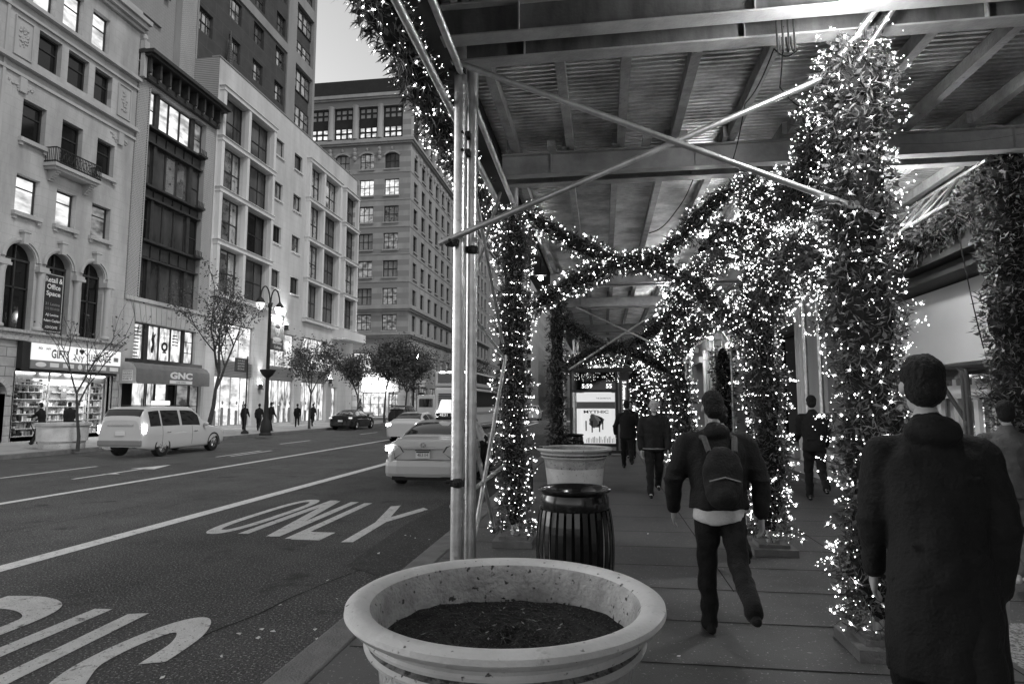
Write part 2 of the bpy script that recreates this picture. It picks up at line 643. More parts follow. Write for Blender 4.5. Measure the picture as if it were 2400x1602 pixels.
mb = MB()   # lane arrow across the street
stroke(mb, [(-13.15, 14.2), (-13.25, 16.9)], .12, sy=1)
mb.add([(-13.62, 16.7, .004), (-12.85, 16.7, .004), (-13.28, 18.0, .004)], [(0, 1, 2)])
mb.add([(-13.3, 15.3, .0045), (-12.85, 15.4, .0045), (-13.15, 15.6, .0045)], [(0, 1, 2)])
road_thing('lane_arrow', mb)
for y0, y1 in ((20.9, 24), (21.2, 24.1)):
    mb = MB(); stroke(mb, [(-13.68 + (.36 if y0 > 21 else 0), y0), (-13.75 + (.4 if y0 > 21 else 0), y1)], .12, sy=1); road_thing('lane_line', mb)
mb = MB()
for k in range(9):
    mb.quad((-19.4 + k * 1.9, 69, .004), (-18.8 + k * 1.9, 69, .004), (-18.8 + k * 1.9, 72.5, .004), (-19.4 + k * 1.9, 72.5, .004))
road_thing('crosswalk', mb)
mb = MB()   # cracks and sealed joints in the asphalt
for (x, y, a, L_) in ((-9, 4, .1, 7), (-5.2, 6.6, 1.5, 2.2), (-7.9, 9.5, .05, 9), (-3.3, 4.6, .2, 3), (-12.5, 9, 1.45, 4), (-10, 16, .02, 12), (-4.2, 12.2, 1.3, 1.6), (-14.5, 14, .05, 8)):
    px_, py_ = x, y
    for k in range(int(L_ / .22)):
        nx_, ny_ = px_ + .22 * math.sin(a) + rnd.uniform(-.04, .04), py_ + .22 * math.cos(a) + rnd.uniform(-.02, .02)
        w_ = rnd.uniform(.004, .012)
        mb.quad((px_ - w_, py_, .0028), (px_ + w_, py_, .0028), (nx_ + w_, ny_, .0028), (nx_ - w_, ny_, .0028))
        px_, py_ = nx_, ny_
mb.build('road_cracks', 'black_void', kind='structure')
mb = MB()
mb.add([(-2.1, 6.9, .006), (-2.45, 6.75, .006), (-2.95, 7.1, .006), (-3.02, 8.2, .006), (-3.06, 9.6, .006), (-2.98, 11.2, .006), (-2.95, 14.5, .006), (-2.1, 14.5, .006)], [tuple(range(8))])
mb.build('road_patch', 'asphalt_patch', kind='structure')
# litter on the road and sidewalk
for i in range(22):
    if i < 16:
        x, y = rnd.uniform(-3.0, -2.2), rnd.uniform(3.9, 9)
        z = .008
    else:
        x, y = rnd.uniform(.3, 2.4), rnd.uniform(4, 9.5)
        z = .16
    mb = MB()
    s_ = rnd.uniform(.006, .02)
    a = rnd.uniform(0, 3)
    pts = [(x + s_ * rnd.uniform(.7, 1.5) * math.cos(a + k * 1.57), y + 1.3 * s_ * math.sin(a + k * 1.57), z + rnd.uniform(0, .012)) for k in range(4)]
    pts2 = [(p[0], p[1], p[2] + .003) for p in pts]
    mb.hexa(pts + pts2)
    mb.build('paper_scrap', 'plate_white', label='tiny pale paper scrap lying on the ' + ('dark asphalt by the kerb' if i < 16 else 'grey sidewalk slabs'), cat='litter', group='paper scraps on the road' if i < 16 else 'paper scraps on the sidewalk')

# ================================================================ stone building with the gift shop
F = Fr('X', -27.)
b1 = thing('stone_building', 'pale limestone building with three tall arches above a brightly lit gift shop', 'building', (-27, 27.7, 0))
rects = []
for a, b in ((24.92, 26.12), (26.6, 27.8), (28.42, 29.6)):
    rects.append((a, b, 21.14, 23.2, 'pane_lit', 1, 2, .62))
for a, b in ((25.40, 26.70), (27.10, 28.40), (28.80, 30.0)):
    rects.append((a, b, 18.31, 20.08, 'pane_dark', 1, 2, .6))
for i, (a, b) in enumerate(((24.84, 26.1), (27.03, 28.3), (29.27, 30.48))):
    rects.append((a, b, 13.9 if i == 1 else 14.38, 16.3, 'pane_dark', 1, 2, .66))
for i, (a, b) in enumerate(((24.8, 26.05), (27.0, 28.18), (29.2, 30.48))):
    rects.append((a, b, 10.83, 12.65, ('pane_lit', 'pane_lit', 'pane_dim')[i], 1, 2, .68))
arches = [(24.57, 26.08), (26.70, 28.15), (28.89, 30.3)]
holes = [r[:4] for r in rects] + [(a, b, 5.36, 9.40) for a, b in arches]
shop = (25.5, 31.36, .3, 4.82)
holes += [shop, (23.0, 25.1, .15, 2.35)]
mb = MB()
wall(mb, F, 20.0, 31.85, 4.82, 24.8, holes, .38)
# arch spandrels: fill the corners above the half circle
for a, b in arches:
    c, r_ = (a + b) / 2, (b - a) / 2
    zs = 9.40 - r_
    n = 16
    for sgn in (-1, 1):
        fan = [(c + sgn * r_, 9.40)] + [(c + sgn * r_ * math.cos(k * math.pi / 2 / n), zs + r_ * math.sin(k * math.pi / 2 / n)) for k in range(n + 1)]
        for k in range(1, n + 1):
            mb.add([F.P(*fan[0]), F.P(*fan[k]), F.P(*fan[k + 1])], [(0, 1, 2)])
            mb.quad(F.P(*fan[k]), F.P(*fan[k + 1]), F.P(*fan[k + 1], -.38), F.P(*fan[k], -.38))
F.box(mb, 20, 31.85, 0, 24.8, -14, -.45)
mb.build('wall', 'limestone', b1)
mb = MB()
wall(mb, F, 20.0, 31.85, 0, 4.82, [shop, (23.9, 25.1, .15, 2.9)], .5)
mb.build('ground_floor_wall', 'rustic_stone', b1)
# arched side door
mb = MB()
F.box(mb, 23.9, 25.1, .15, 2.9, -.5, -.45)
mb.build('door', 'black_void', b1)
mb = MB()
for k in range(13):
    a0 = math.pi * k / 13
    a1 = math.pi * (k + 1) / 13 - .02
    mb.hexa([F.P(24.5 + .62 * math.cos(t) * q, 2.3 + .62 * math.sin(t) * q, d) for d in (0.003, .07) for (t, q) in ((a0, 1), (a0, 1.35), (a1, 1.35), (a1, 1))])
for s_ in (-1, 1):
    pass
mb.build('door_arch', 'limestone_plain', b1)
for r in rects:
    window(F, r[:4], .34, b1, r[4], r[5], r[6], .09, .06, split=r[7])
    if r[2] < 17:
        mb = MB()
        F.box(mb, r[0] - .14, r[1] + .12, r[2] - .2, r[2] - .003, .002, .2)
        F.box(mb, r[0] - .1, r[0] + .06, r[2] - .36, r[2] - .2, .002, .12)
        F.box(mb, r[1] - .08, r[1] + .08, r[2] - .36, r[2] - .2, .002, .12)
        mb.build('sill', 'limestone_plain', b1)
for a, b in arches:
    c, r_ = (a + b) / 2, (b - a) / 2
    zs = 9.40 - r_
    mb = MB()
    mb.quad(F.P(a, 5.36, -.36), F.P(b, 5.36, -.36), F.P(b, 9.4, -.36), F.P(a, 9.4, -.36), 1)
    for q in (.0, .5, 1.0):
        F.box(mb, a + (b - a - .07) * q, a + (b - a - .07) * q + .07, 5.36, zs + (r_ * .9 if q == .5 else .1), -.35, -.28)
    F.box(mb, a, b, zs - .05, zs + .05, -.35, -.27)
    F.box(mb, a, b, 7.3, 7.37, -.35, -.28)
    mb.build('arched_window', ['window_frame_dark', 'pane_dark'], b1)
    mb = MB()   # moulded archivolt
    for q0, q1, d in ((1.04, 1.16, .07), (1.16, 1.34, .13)):
        n = 20
        for k in range(n):
            t0, t1 = math.pi * k / n, math.pi * (k + 1) / n
            mb.hexa([F.P(c + r_ * q * math.cos(t), zs + r_ * q * math.sin(t), dd) for dd in (.002, d) for (t, q) in ((t0, q0), (t0, q1), (t1, q1), (t1, q0))])
    F.box(mb, c - .13, c + .13, 9.35, 9.98, .003, .26)
    F.box(mb, c - .2, c + .2, 9.9, 10.02, .004, .3)
    mb.build('archivolt', 'limestone_plain', b1)
for u in (24.36, 26.39, 28.52, 30.54):
    mb = MB()
    P_ = F.P(u, 0, .08)
    mb.lathe([(.17, 5.36), (.24, 5.4), (.24, 5.5), (.17, 5.56), (.155, 7.9), (.2, 8.15), (.2, 8.2)], (P_[0], P_[1], 0), 20)
    F.box(mb, u - .3, u + .3, 8.2, 8.34, -.2, .3)
    F.box(mb, u - .26, u + .26, 8.34, 8.48, -.2, .26)
    mb.build('column', 'limestone_plain', b1, smooth=True)
mb = MB()
F.box(mb, 20, 31.87, 4.84, 4.98, .002, .18)
F.box(mb, 20, 31.87, 4.98, 5.2, .002, .12)
F.box(mb, 20, 31.87, 5.2, 5.34, .002, .24)
mb.build('sill_course', 'carved_stone', b1)
mb = MB()
F.box(mb, 20, 31.9, 17.25, 17.4, .002, .1)
F.box(mb, 20, 31.9, 17.72, 17.86, .002, .3)
F.box(mb, 20, 31.9, 17.86, 17.98, .002, .2)
F.box(mb, 20, 31.9, 20.3, 20.42, .002, .12)
F.box(mb, 20, 31.9, 20.82, 20.98, .002, .28)
F.box(mb, 20, 31.9, 20.98, 21.08, .002, .18)
F.box(mb, 23.66, 23.8, 5.4, 24.4, .002, .08)
mb.build('string_course', 'limestone_plain', b1)
mb = MB()
F.box(mb, 20, 31.95, 23.9, 24.1, .002, .2)
F.box(mb, 20, 32.05, 24.1, 24.36, .002, .42)
F.box(mb, 20, 32.1, 24.36, 24.62, .002, .6)
F.box(mb, 20, 31.85, 24.62, 25.2, -1, .1)
mb.build('cornice', 'limestone_plain', b1)
for a, b in ((24.1, 25.05), (30.42, 31.4)):
    mb = MB()
    F.box(mb, a, b, 18.15, 20.05, .002, .03)
    F.box(mb, a, b, 18.15, 18.2, .03, .09); F.box(mb, a, b, 20.0, 20.05, .03, .09)
    F.box(mb, a, a + .05, 18.2, 20.0, .03, .09); F.box(mb, b - .05, b, 18.2, 20.0, .03, .09)
    c = (a + b) / 2
    for k in range(46):
        t = rnd.uniform(0, 6.28)
        q = rnd.uniform(0, 1)
        p = F.P(c + .26 * q * math.cos(t), 19.1 + .7 * q * math.sin(t), .035)
        mb.ball(p, (.06, rnd.uniform(.035, .09), rnd.uniform(.035, .1)), 6)
    mb.build('carved_panel', 'limestone_plain', b1)
for a in (24.0, 30.1):   # garland brackets under the band
    mb = MB()
    for k in range(40):
        t = rnd.random()
        p = F.P(a + t * 1.3, 16.95 - .28 * math.sin(t * math.pi) + rnd.uniform(-.12, .12), .01)
        mb.ball(p, (.07, rnd.uniform(.04, .1), rnd.uniform(.04, .09)), 6)
    F.box(mb, a + .5, a + .85, 16.5, 17.2, .003, .14)
    mb.build('carved_swag', 'limestone_plain', b1)
# balcony
mb = MB()
F.box(mb, 26.1, 28.95, 13.5, 13.66, 0.002, .72)
F.box(mb, 26.2, 28.85, 13.36, 13.5, 0.002, .58)
for u in (26.4, 28.5):
    for k in range(5):
        F.box(mb, u, u + .24, 13.36 - .1 * (k + 1), 13.36 - .1 * k, .002, .5 - .09 * k)
o = mb.build('balcony', 'limestone_plain', b1)
mb = MB()
for z in (13.72, 14.4):
    F.box(mb, 26.12, 28.93, z, z + .05, .64, .69)
    for u in (26.12, 28.88):
        F.box(mb, u, u + .05, z, z + .05, .02, .64)
for k in range(30):
    u = 26.12 + k * .0965
    F.box(mb, u, u + .022, 13.66, 14.4, .65, .675)
for k in range(6):
    for u in (26.13, 28.89):
        F.box(mb, u, u + .02, 13.66, 14.4, .08 + k * .1, .1 + k * .1)
for k in range(9):
    c = 26.4 + k * .29
    for j in range(10):
        a0, a1 = j * .628, (j + 1) * .628
        p0 = F.P(c + .12 * math.cos(a0), 14.06 + .2 * math.sin(a0), .69)
        p1 = F.P(c + .12 * math.cos(a1), 14.06 + .2 * math.sin(a1), .69)
        mb.tube([p0, p1], .018, 4)
mb.build('railing', 'soot_black', o)
# Retail & office space banner in the middle arch
bn = thing('hanging_banner', 'tall black letting banner with white words hung in the middle arch', 'banner', (-26.9, 27.4, 5.5))
mb = MB()
F.box(mb, 26.55, 27.72, 5.38, 8.32, .06, .09)
mb.build('cloth', 'ink', bn)
mb = MB()
for (a, b, c, d) in ((26.6, 27.67, 5.43, 5.45), (26.6, 27.67, 8.25, 8.27), (26.6, 26.62, 5.45, 8.25), (27.65, 27.67, 5.45, 8.25)):
    F.box(mb, a, b, c, d, .09, .095)
mb.build('border', 'white_letters', bn)
for t, v, h, w in (('Retail &', 7.86, .27, .98), ('Office', 7.52, .26, .76), ('Space', 7.13, .30, .8), ('31 Levine', 6.72, .14, .82), ('212 555-0100', 6.5, .12, .8), ('AJ Levine', 6.16, .16, .74), ('Adam Caplan', 5.87, .17, .94), ('ADVOCATE', 5.58, .13, .7)):
    letters(t, F, 27.13, v, h, bn, 'white_letters' if v > 7 or v < 6.3 else 'ink_grey', w, d=.1, bold=.02)
# gift shop: sign, glazed front, shelves of souvenirs
gs = thing('shop_sign', 'long white lit sign reading GIFTS and LUGGAGE over the souvenir shop', 'sign', (-26.8, 28.6, 3.6))
mb = MB(); F.box(mb, 25.95, 31.5, 3.98, 4.78, .02, .32)
mb.build('lit_panel', 'sign_lit', gs)
mb = MB(); F.box(mb, 25.95, 31.5, 3.56, 3.975, .02, .32)
mb.build('lower_band', 'ink_grey', gs)
mb = MB(); F.box(mb, 25.5, 25.93, 3.45, 4.8, .0, .3)
mb.build('side_return', 'soot_black', gs)
letters('FD    NY', F, 26.66, 4.5, .1, gs, 'ink', .68, d=.33, bold=.03)
letters('GIFTS', F, 27.55, 4.12, .42, gs, 'ink', 1.02, d=.33, bold=.02)
letters('I', F, 28.52, 4.4, .3, gs, 'ink', .1, d=.33)
letters('NY', F, 28.72, 4.04, .3, gs, 'ink', .6, d=.33)
mb = MB()
for s_ in (-1, 1):
    mb.ball(F.P(28.84 + s_ * .07, 4.6, .33), (.01, .1, .09), 10)
mb.add([F.P(28.68, 4.57, .334), F.P(29.0, 4.57, .334), F.P(28.84, 4.4, .334)], [(0, 1, 2)])
mb.build('heart', 'ink', gs)
letters('LUGGAGE', F, 30.05, 4.12, .38, gs, 'ink', 1.5, d=.33, bold=.02)
mb = MB()
F.box(mb, 31.0, 31.32, 4.2, 4.42, .322, .326)
mb.build('card_mark', 'ink_grey', gs)
mb = MB()
mb.ball(F.P(26.5, 3.77, .325), (.008, .3, .12), 16)
mb.build('maker_badge', 'white_letters', gs)
for a, b in ((27.0, 27.5), (27.75, 28.4), (29.15, 29.55), (29.85, 30.5), (30.75, 31.35)):
    mb = MB(); F.box(mb, a, b, 3.68, 3.88, .322, .33); mb.build('maker_badge', 'white_letters', gs)
mb = MB()
mb.ball(F.P(28.78, 3.77, .325), (.008, .14, .14), 14)
mb.build('maker_badge', 'white_letters', gs)
mb = MB()
F.box(mb, 25.5, 31.36, 3.42, 3.54, -.02, .25)
mb.build('awning_rail', 'soot_black', gs)
front = thing('shopfront', 'souvenir shop front with white lit shelves of goods below the gifts sign', 'shopfront', (-27, 28.4, .15))
mb = MB()
F.box(mb, 25.5, 31.36, .15, .3, -2.2, 0)
F.box(mb, 25.5, 31.36, .3, 3.42, -2.25, -2.2)
F.box(mb, 25.45, 25.5, .3, 3.42, -2.2, 0)
F.box(mb, 31.36, 31.4, .3, 3.42, -2.2, 0)
F.box(mb, 25.5, 31.36, 3.42, 3.5, -2.2, -.03)
mb.build('interior', 'cream_board', front)
mb = MB()
for k in range(4):
    F.box(mb, 25.8 + k * 1.45, 26.9 + k * 1.45, 3.36, 3.4, -1.9, -.35)
mb.build('ceiling_light', 'shop_light', front)
for (a, b) in ((25.58, 27.35), (27.5, 29.9), (30.0, 31.1)):
    mb = MB()
    for j in range(8):
        z = .35 + j * .35
        F.box(mb, a, b, z, z + .03, -.7, -.3)
    F.box(mb, a, a + .03, .3, 3.0, -.72, -.3); F.box(mb, b - .03, b, .3, 3.0, -.72, -.3)
    mb.build('shelf', 'plate_white', front)
gm = ['ink', 'ink_grey', 'cloth_mid', 'plate_white', 'cloth_light']
mb = MB()
for j in range(8):
    z = .38 + j * .35
    for (a, b) in ((25.6, 27.33), (27.52, 29.88), (30.02, 31.08)):
        u = a
        while u < b - .06:
            w_ = rnd.uniform(.05, .16)
            if z > 2.0 and 27.5 < u < 30 or rnd.random() < .12:
                u += w_
                continue
            F.box(mb, u, min(b, u + w_), z, z + rnd.uniform(.1, .29), -.66, -.34 + rnd.uniform(-.05, .04), rnd.choice((0, 0, 1, 2, 3, 3, 4)))
            u += w_ + rnd.uniform(.01, .05)
mb.build('souvenirs', gm, front, kind='stuff')
mb = MB()   # hats down the left edge
for k in range(9):
    mb.ball(F.P(25.72 + .05 * (k % 2), .7 + k * .22, -.14), (.1, .12, .07), 10)
mb.build('hat_rack', 'ink', front)
mb = MB()   # hanging t-shirts
for u, z, s_ in ((28.55, 2.15, 1.0), (27.66, 2.2, .6), (29.3, 2.35, .45)):
    poly = [(-.16, 0), (.16, 0), (.16, .5), (.28, .42), (.34, .55), (.14, .72), (.05, .68), (-.05, .68), (-.14, .72), (-.34, .55), (-.28, .42), (-.16, .5)]
    mb.prism([(u + p[0] * s_, z + p[1] * s_) for p in poly], F.P, -.32, -.28)
mb.build('hanging_shirt', 'ink_grey', front)
mb = MB()
mb.lathe([(0, 0), (.07, .0)], F.P(28.55, 2.6, -.27), 12, ax='X')
mb.build('shirt_print', 'white_letters', front)
for u in (25.5, 27.38, 29.9, 31.0, 31.3):
    mb = MB(); F.box(mb, u, u + .06, .3, 3.42, -.1, -.04)
    if u == 25.5: F.box(mb, 25.56, 27.38, 2.9, 2.96, -.1, -.04)
    mb.build('door_frame', 'window_frame_pale', front)
letters('LUGGAGE', F, 26.45, 2.62, .16, front, 'ink_grey', 1.5, d=-.03)
letters('T-SHIRTS', F, 26.3, .95, .14, front, 'ink', .8, d=-.03)
letters('$10.99', F, 28.0, .42, .16, front, 'ink', .6, d=-.03)
lamp('shop_ceiling_lamp', 'AREA', (-27.9, 28.4, 3.3), 130, 3.0, rot=(0, R(20), 0))
lamp('shop_spill', 'AREA', (-26.6, 28.4, 3.0), 120, 3.5, rot=(0, R(-52), 0))

# ================================================================ brick building with the vitamin shop
b2 = thing('brick_building', 'narrow pale brick building with dark iron window bays and a bracketed cornice', 'building', (-27, 35.7, 0))
mb = MB()
wall(mb, F, 31.88, 39.46, 8.0, 21.6, [(32.95, 38.4, 8.02, 21.1)], .5)
F.box(mb, 31.88, 39.46, 0, 22.6, -14, -.55)
mb.build('wall', 'pale_brick', b2)
mb = MB()
F.box(mb, 31.9, 32.0, 8, 21.3, .002, .05)
F.box(mb, 32.84, 32.94, 8, 21.0, .002, .05)
mb.build('pier_edge', 'pale_brick', b2)
fl = [(18.74, 21.05, 'pane_lit'), (15.1, 17.75, 'pane_mid'), (11.72, 14.3, 'pane_mid'), (8.05, 10.55, 'pane_mid')]
for k, (z0, z1, pm) in enumerate(fl):
    for j, (a, b) in enumerate(((32.97, 33.78), (34.05, 35.05), (35.05, 36.1), (36.1, 37.15), (37.45, 38.38))):
        pmj = pm
        if k == 0 and j == 4:
            pmj = 'pane_dim'
        if k == 1 and j in (2, 3):
            pmj = 'pane_sky'
        if k == 2 and j in (0, 4):
            pmj = 'pane_dark'
        window(F, (a, b, z0, z1), .42, b2, pmj, 1, 2 if j in (0, 4) else 1, .07, .05, frame='window_frame_dark')
    for q in ((33.78, 34.05), (37.15, 37.45)):
        mb = MB(); F.box(mb, q[0], q[1], z0, z1, -.45, -.2)
        mb.build('mullion', 'dark_bronze', b2)
for z0, z1 in ((17.75, 18.74), (14.3, 15.1), (10.55, 11.72)):
    mb = MB()
    F.box(mb, 32.97, 38.38, z0, z1, -.45, -.3)
    F.box(mb, 33.0, 38.35, z1 - .14, z1, -.3, .12)
    F.box(mb, 33.0, 38.35, z0, z0 + .12, -.3, -.05)
    for j in range(6):
        F.box(mb, 33.15 + j * .86, 33.85 + j * .86, z0 + .2, z1 - .22, -.3, -.22)
    F.box(mb, 37.5, 38.3, z1 - .1, z1 + .05, -.3, .3)
    for j in range(5):
        F.box(mb, 37.6 + j * .15, 37.63 + j * .15, z1 + .05, z1 + .4, .2, .24)
    mb.build('spandrel', 'dark_bronze', b2)
mb = MB()
F.box(mb, 31.9, 39.44, 21.3, 21.6, .002, .3)
for k in range(9):
    u = 32.15 + k * .86
    F.box(mb, u, u + .16, 21.6, 22.5, .0, .55)
    F.box(mb, u + .02, u + .14, 21.35, 21.6, .3, .42)
F.box(mb, 31.9, 39.6, 22.5, 22.64, -.3, .8)
F.box(mb, 31.8, 39.7, 22.64, 22.85, -.3, 1.0)
mb.build('cornice', 'dark_bronze', b2)
mb = MB()
for k in range(8):
    u = 32.38 + k * .86
    F.box(mb, u, u + .56, 21.75, 22.35, -.1, .05)
mb.build('frieze_panel', 'limestone_plain', b2)
mb = MB()
F.box(mb, 31.86, 32.12, 21.2, 22.9, .1, .35)
F.box(mb, 31.8, 32.18, 22.9, 23.4, .1, .4)
mb.lathe([(.0, .5), (.12, .35), (.16, .15), (.08, .0)], F.P(31.98, 23.4, .25), 12)
mb.build('finial', 'limestone_plain', b2)
mb = MB()
wall(mb, F, 31.88, 39.46, 0, 8.0, [(32.78, 38.36, 4.5, 6.68), (32.1, 39.2, .15, 4.2)], .3)
F.box(mb, 31.88, 39.46, 7.9, 8.12, .002, .14)
mb.build('lower_wall', 'limestone', b2)
mb = MB()   # flared lintel blocks
n = 13
for k in range(n):
    a, b = 32.5 + 6.1 * k / n, 32.5 + 6.1 * (k + 1) / n
    sk = lambda u: 35.55 + (u - 35.55) * .92
    mb.hexa([F.P(sk(a) + .02, 6.7, .003), F.P(sk(b) - .02, 6.7, .003), F.P(sk(b) - .02, 6.7, .1), F.P(sk(a) + .02, 6.7, .1), F.P(a + .02, 7.75, .003), F.P(b - .02, 7.75, .003), F.P(b - .02, 7.75, .1), F.P(a + .02, 7.75, .1)])
mb.build('lintel', 'limestone_plain', b2)
letters('461', F, 35.6, 7.12, .22, b2, 'ink_grey', .45, d=.105, bold=.02)
for i, (a, b) in enumerate(((32.8, 33.75), (34.1, 35.1), (35.1, 36.15), (36.15, 37.2), (37.4, 38.34))):
    window(F, (a, b, 4.52, 6.66), .25, b2, 'pane_shop', 1, 3 if i == 4 else 1, .06, .05)
for q in ((33.77, 34.08, 4.52, 6.66, -.3, -.1), (37.2, 37.4, 4.52, 6.66, -.3, -.1), (32.2, 38.9, 4.2, 4.5, .002, .2)):
    mb = MB(); F.box(mb, *q)
    mb.build('mullion' if q[2] > 4.4 else 'sill_band', 'dark_bronze', b2)
mb = MB()   # posters in the upstairs shop window: a dancer, a round mark, lettering
def fig(pts, d=-.17):
    mb.prism(pts, F.P, d, d + .01)
fig([(34.45, 5.0), (34.6, 4.98), (34.68, 5.25), (34.72, 5.6), (34.66, 5.9), (34.78, 6.12), (34.72, 6.2), (34.62, 6.05), (34.6, 6.25), (34.52, 6.3), (34.48, 6.1), (34.42, 5.8), (34.52, 5.5), (34.42, 5.2)])
mb.build('window_poster', 'ink', b2)
mb = MB()
mb.lathe([(.13, 0), (.3, 0)], F.P(35.62, 5.45, -.17), 20, ax='X')
mb.lathe([(.0, 0), (.07, 0)], F.P(35.62, 5.12, -.165), 12, ax='X')
F.box(mb, 35.45, 35.8, 5.05, 5.15, -.17, -.16)
mb.build('window_poster', 'ink', b2)
mb = MB()
for k in range(9):
    F.box(mb, 32.95, 33.1 + rnd.uniform(.2, .5), 4.65 + k * .21, 4.72 + k * .21, -.17, -.16)
mb.build('window_poster', 'ink', b2)
mb = MB()
for k in range(4):
    F.box(mb, 36.3, 36.5 + rnd.uniform(.2, .5), 5.6 + k * .2, 5.67 + k * .2, -.17, -.16)
F.box(mb, 34.35, 34.7, 4.6, 4.62, -.17, -.16)
mb.build('window_poster', 'ink', b2)
letters('COMEDY', F, 35.62, 6.2, .16, b2, 'ink_grey', .8, d=-.16)
letters('MARKET', F, 35.62, 5.92, .16, b2, 'ink_grey', .8, d=-.16)
aw = thing('shop_awning', 'dark curved shop awning with three big pale initials and a notice on its end', 'awning', (-26.5, 35.3, 3.1))
mb = MB()
prof = [(0., 4.3), (.45, 4.27), (.78, 4.15), (.97, 3.9), (1.0, 3.6), (1.0, 3.05)]
ys = [31.95 + k * (38.6 - 31.95) / 24 for k in range(25)]
for i in range(24):
    for j in range(5):
        (d0, z0), (d1, z1) = prof[j], prof[j + 1]
        f = lambda k_, j_: .025 * math.sin(k_ * 2.1) * (1 if j_ in (1, 2, 3) else 0)
        mb.quad(F.P(ys[i], z0 + f(i, j), d0), F.P(ys[i + 1], z0 + f(i + 1, j), d0), F.P(ys[i + 1], z1 + f(i + 1, j + 1), d1), F.P(ys[i], z1 + f(i, j + 1), d1))
mb.build('cover', 'awning_cloth', aw, smooth=True)
mb = MB()
mb.prism([(d, z) for d, z in prof] + [(0, 3.05)], lambda u, v, d: F.P(31.93 - d, v, u), 0, .02)
mb.build('end_panel', 'awning_side', aw)
mb = MB()
mb.prism([(d, z) for d, z in prof] + [(0, 3.05)], lambda u, v, d: F.P(38.6 + d, v, u), 0, .02)
mb.build('end_panel', 'awning_side', aw)
letters('GNC', F, 35.75, 3.42, .42, aw, 'white_letters', 2.1, d=1.02, bold=.05)
mb = MB(); F.box(mb, 34.7, 36.8, 3.13, 3.33, 1.003, 1.02)
mb.build('slogan_plate', 'white_letters', aw)
letters('LIVE WELL', F, 35.75, 3.17, .11, aw, 'ink', .9, d=1.03)
mb = MB(); mb.quad((-26.85, 31.9, 3.2), (-26.2, 31.9, 3.2), (-26.2, 31.9, 3.8), (-26.85, 31.9, 3.8))
mb.build('notice', 'white_letters', aw)
fy = Fr('Y', 31.895)
for k, t in enumerate(('VITAMINS', 'HERBS', 'SPORTS NUTRITION', 'DIET')):
    letters(t, fy, -26.52, 3.68 - k * .14, .09, aw, 'ink', .56, d=.002)
vf = thing('shopfront', 'vitamin shop front with lit panes and dark doors under the curved awning', 'shopfront', (-27, 35.6, .15))
mb = MB()
F.box(mb, 32.1, 33.1, .15, 4.2, -.6, -.25)
F.box(mb, 33.1, 39.2, 3.3, 4.2, -.3, -.2)
mb.build('dark_return', 'black_void', vf)
for i, (a, b, pm) in enumerate(((33.1, 34.2, 'pane_shop'), (34.3, 35.0, 'pane_shop'), (35.05, 36.1, 'pane_lit'), (36.2, 36.9, 'pane_dark'), (37.0, 38.2, 'pane_dim'), (38.3, 39.2, 'pane_dim'))):
    window(F, (a, b, .2, 3.28), .28, vf, pm, 1, 2, .05, .05, name='glass_door' if i == 3 else 'window')
lamp('awning_lamp', 'POINT', (-25.7, 39.35, 4.5), 25, .08)
# ================================================================ white building with gridded bays
b3 = thing('white_building', 'long white stone building with tall gridded window bays and a plain parapet', 'building', (-27, 52, 0))
bays = [(40.1, 43.15, 46.7), (53.6, 56.45, 60.05), (61.8, 64.8)]
zs_ = [(9.75, 13.1), (13.45, 16.9), (17.25, 20.65), (21.0, 24.4)]
holes = []
wins = []
for bi, bay in enumerate(bays):
    for i in range(len(bay) - 1):
        a = bay[i] + (.15 if i else 0)
        b = bay[i + 1] - .15 if i < len(bay) - 2 else bay[i + 1]
        if i == 0:
            a = bay[0]
        for z0, z1 in zs_:
            holes.append((a, b, z0, z1))
            wins.append((a, b, z0, z1))
small = []
for a, b in ((47.5, 48.95), (50.85, 52.3)):
    for k in range(4):
        z1 = 24.32 - k * 3.75
        small.append((a, b, z1 - 1.5, z1))
shops = [(40.6, 45.5, .3, 7.8), (47.75, 52.2, .3, 7.95), (53.5, 58.7, .3, 8.05), (59.9, 61.3, .3, 3.6)]
mb = MB()
wall(mb, F, 39.5, 65.1, 0, 26.8, holes + small + shops, .4)
F.box(mb, 39.5, 65.1, 0, 26.8, -18, -.7)
mb.quad((-27, 65.1, 9.4), (-45, 65.1, 9.4), (-45, 65.1, 26.8), (-27, 65.1, 26.8))
mb.quad((-27, 65.1, 0), (-45, 65.1, 0), (-45, 65.1, 9.4), (-27, 65.1, 9.4))
mb.build('wall', 'white_panel', b3)
mb = MB()
mb.box(-45, -27.02, 39.46, 39.495, 20, 26.78)
mb.build('side_wall', 'siding', b3)
mb = MB()
F.box(mb, 39.45, 65.2, 26.8, 26.9, -.6, .06)
mb.build('coping', 'grey_block', b3)
for bi, bay in enumerate(bays):
    mb = MB()
    for u in bay:
        e = .2 if u not in (bay[0], bay[-1]) else 0
        c = u if e else (u - .2 if u == bay[0] else u + .2)
        F.box(mb, c - .17, c + .17, 9.4, 24.65, .002, .34)
    for z in (9.42, 13.13, 16.93, 20.68, 24.42):
        F.box(mb, bay[0] - .42, bay[-1] + .42, z, z + .3, .002, .40)
        F.box(mb, bay[0] - .5, bay[-1] + .5, z + .3, z + .34, .002, .5)
    mb.build('bay_grid', 'white_trim', b3)
for i, w in enumerate(wins):
    row = [z[0] for z in zs_].index(w[2])
    pm = rnd.choice(['pane_sky', 'pane_sky', 'pane_mid']) if row >= 2 else rnd.choice(['pane_mid', 'pane_dark', 'pane_mid', 'pane_sky'])
    window(F, w, .36, b3, pm, 3, 2, .07, .07)
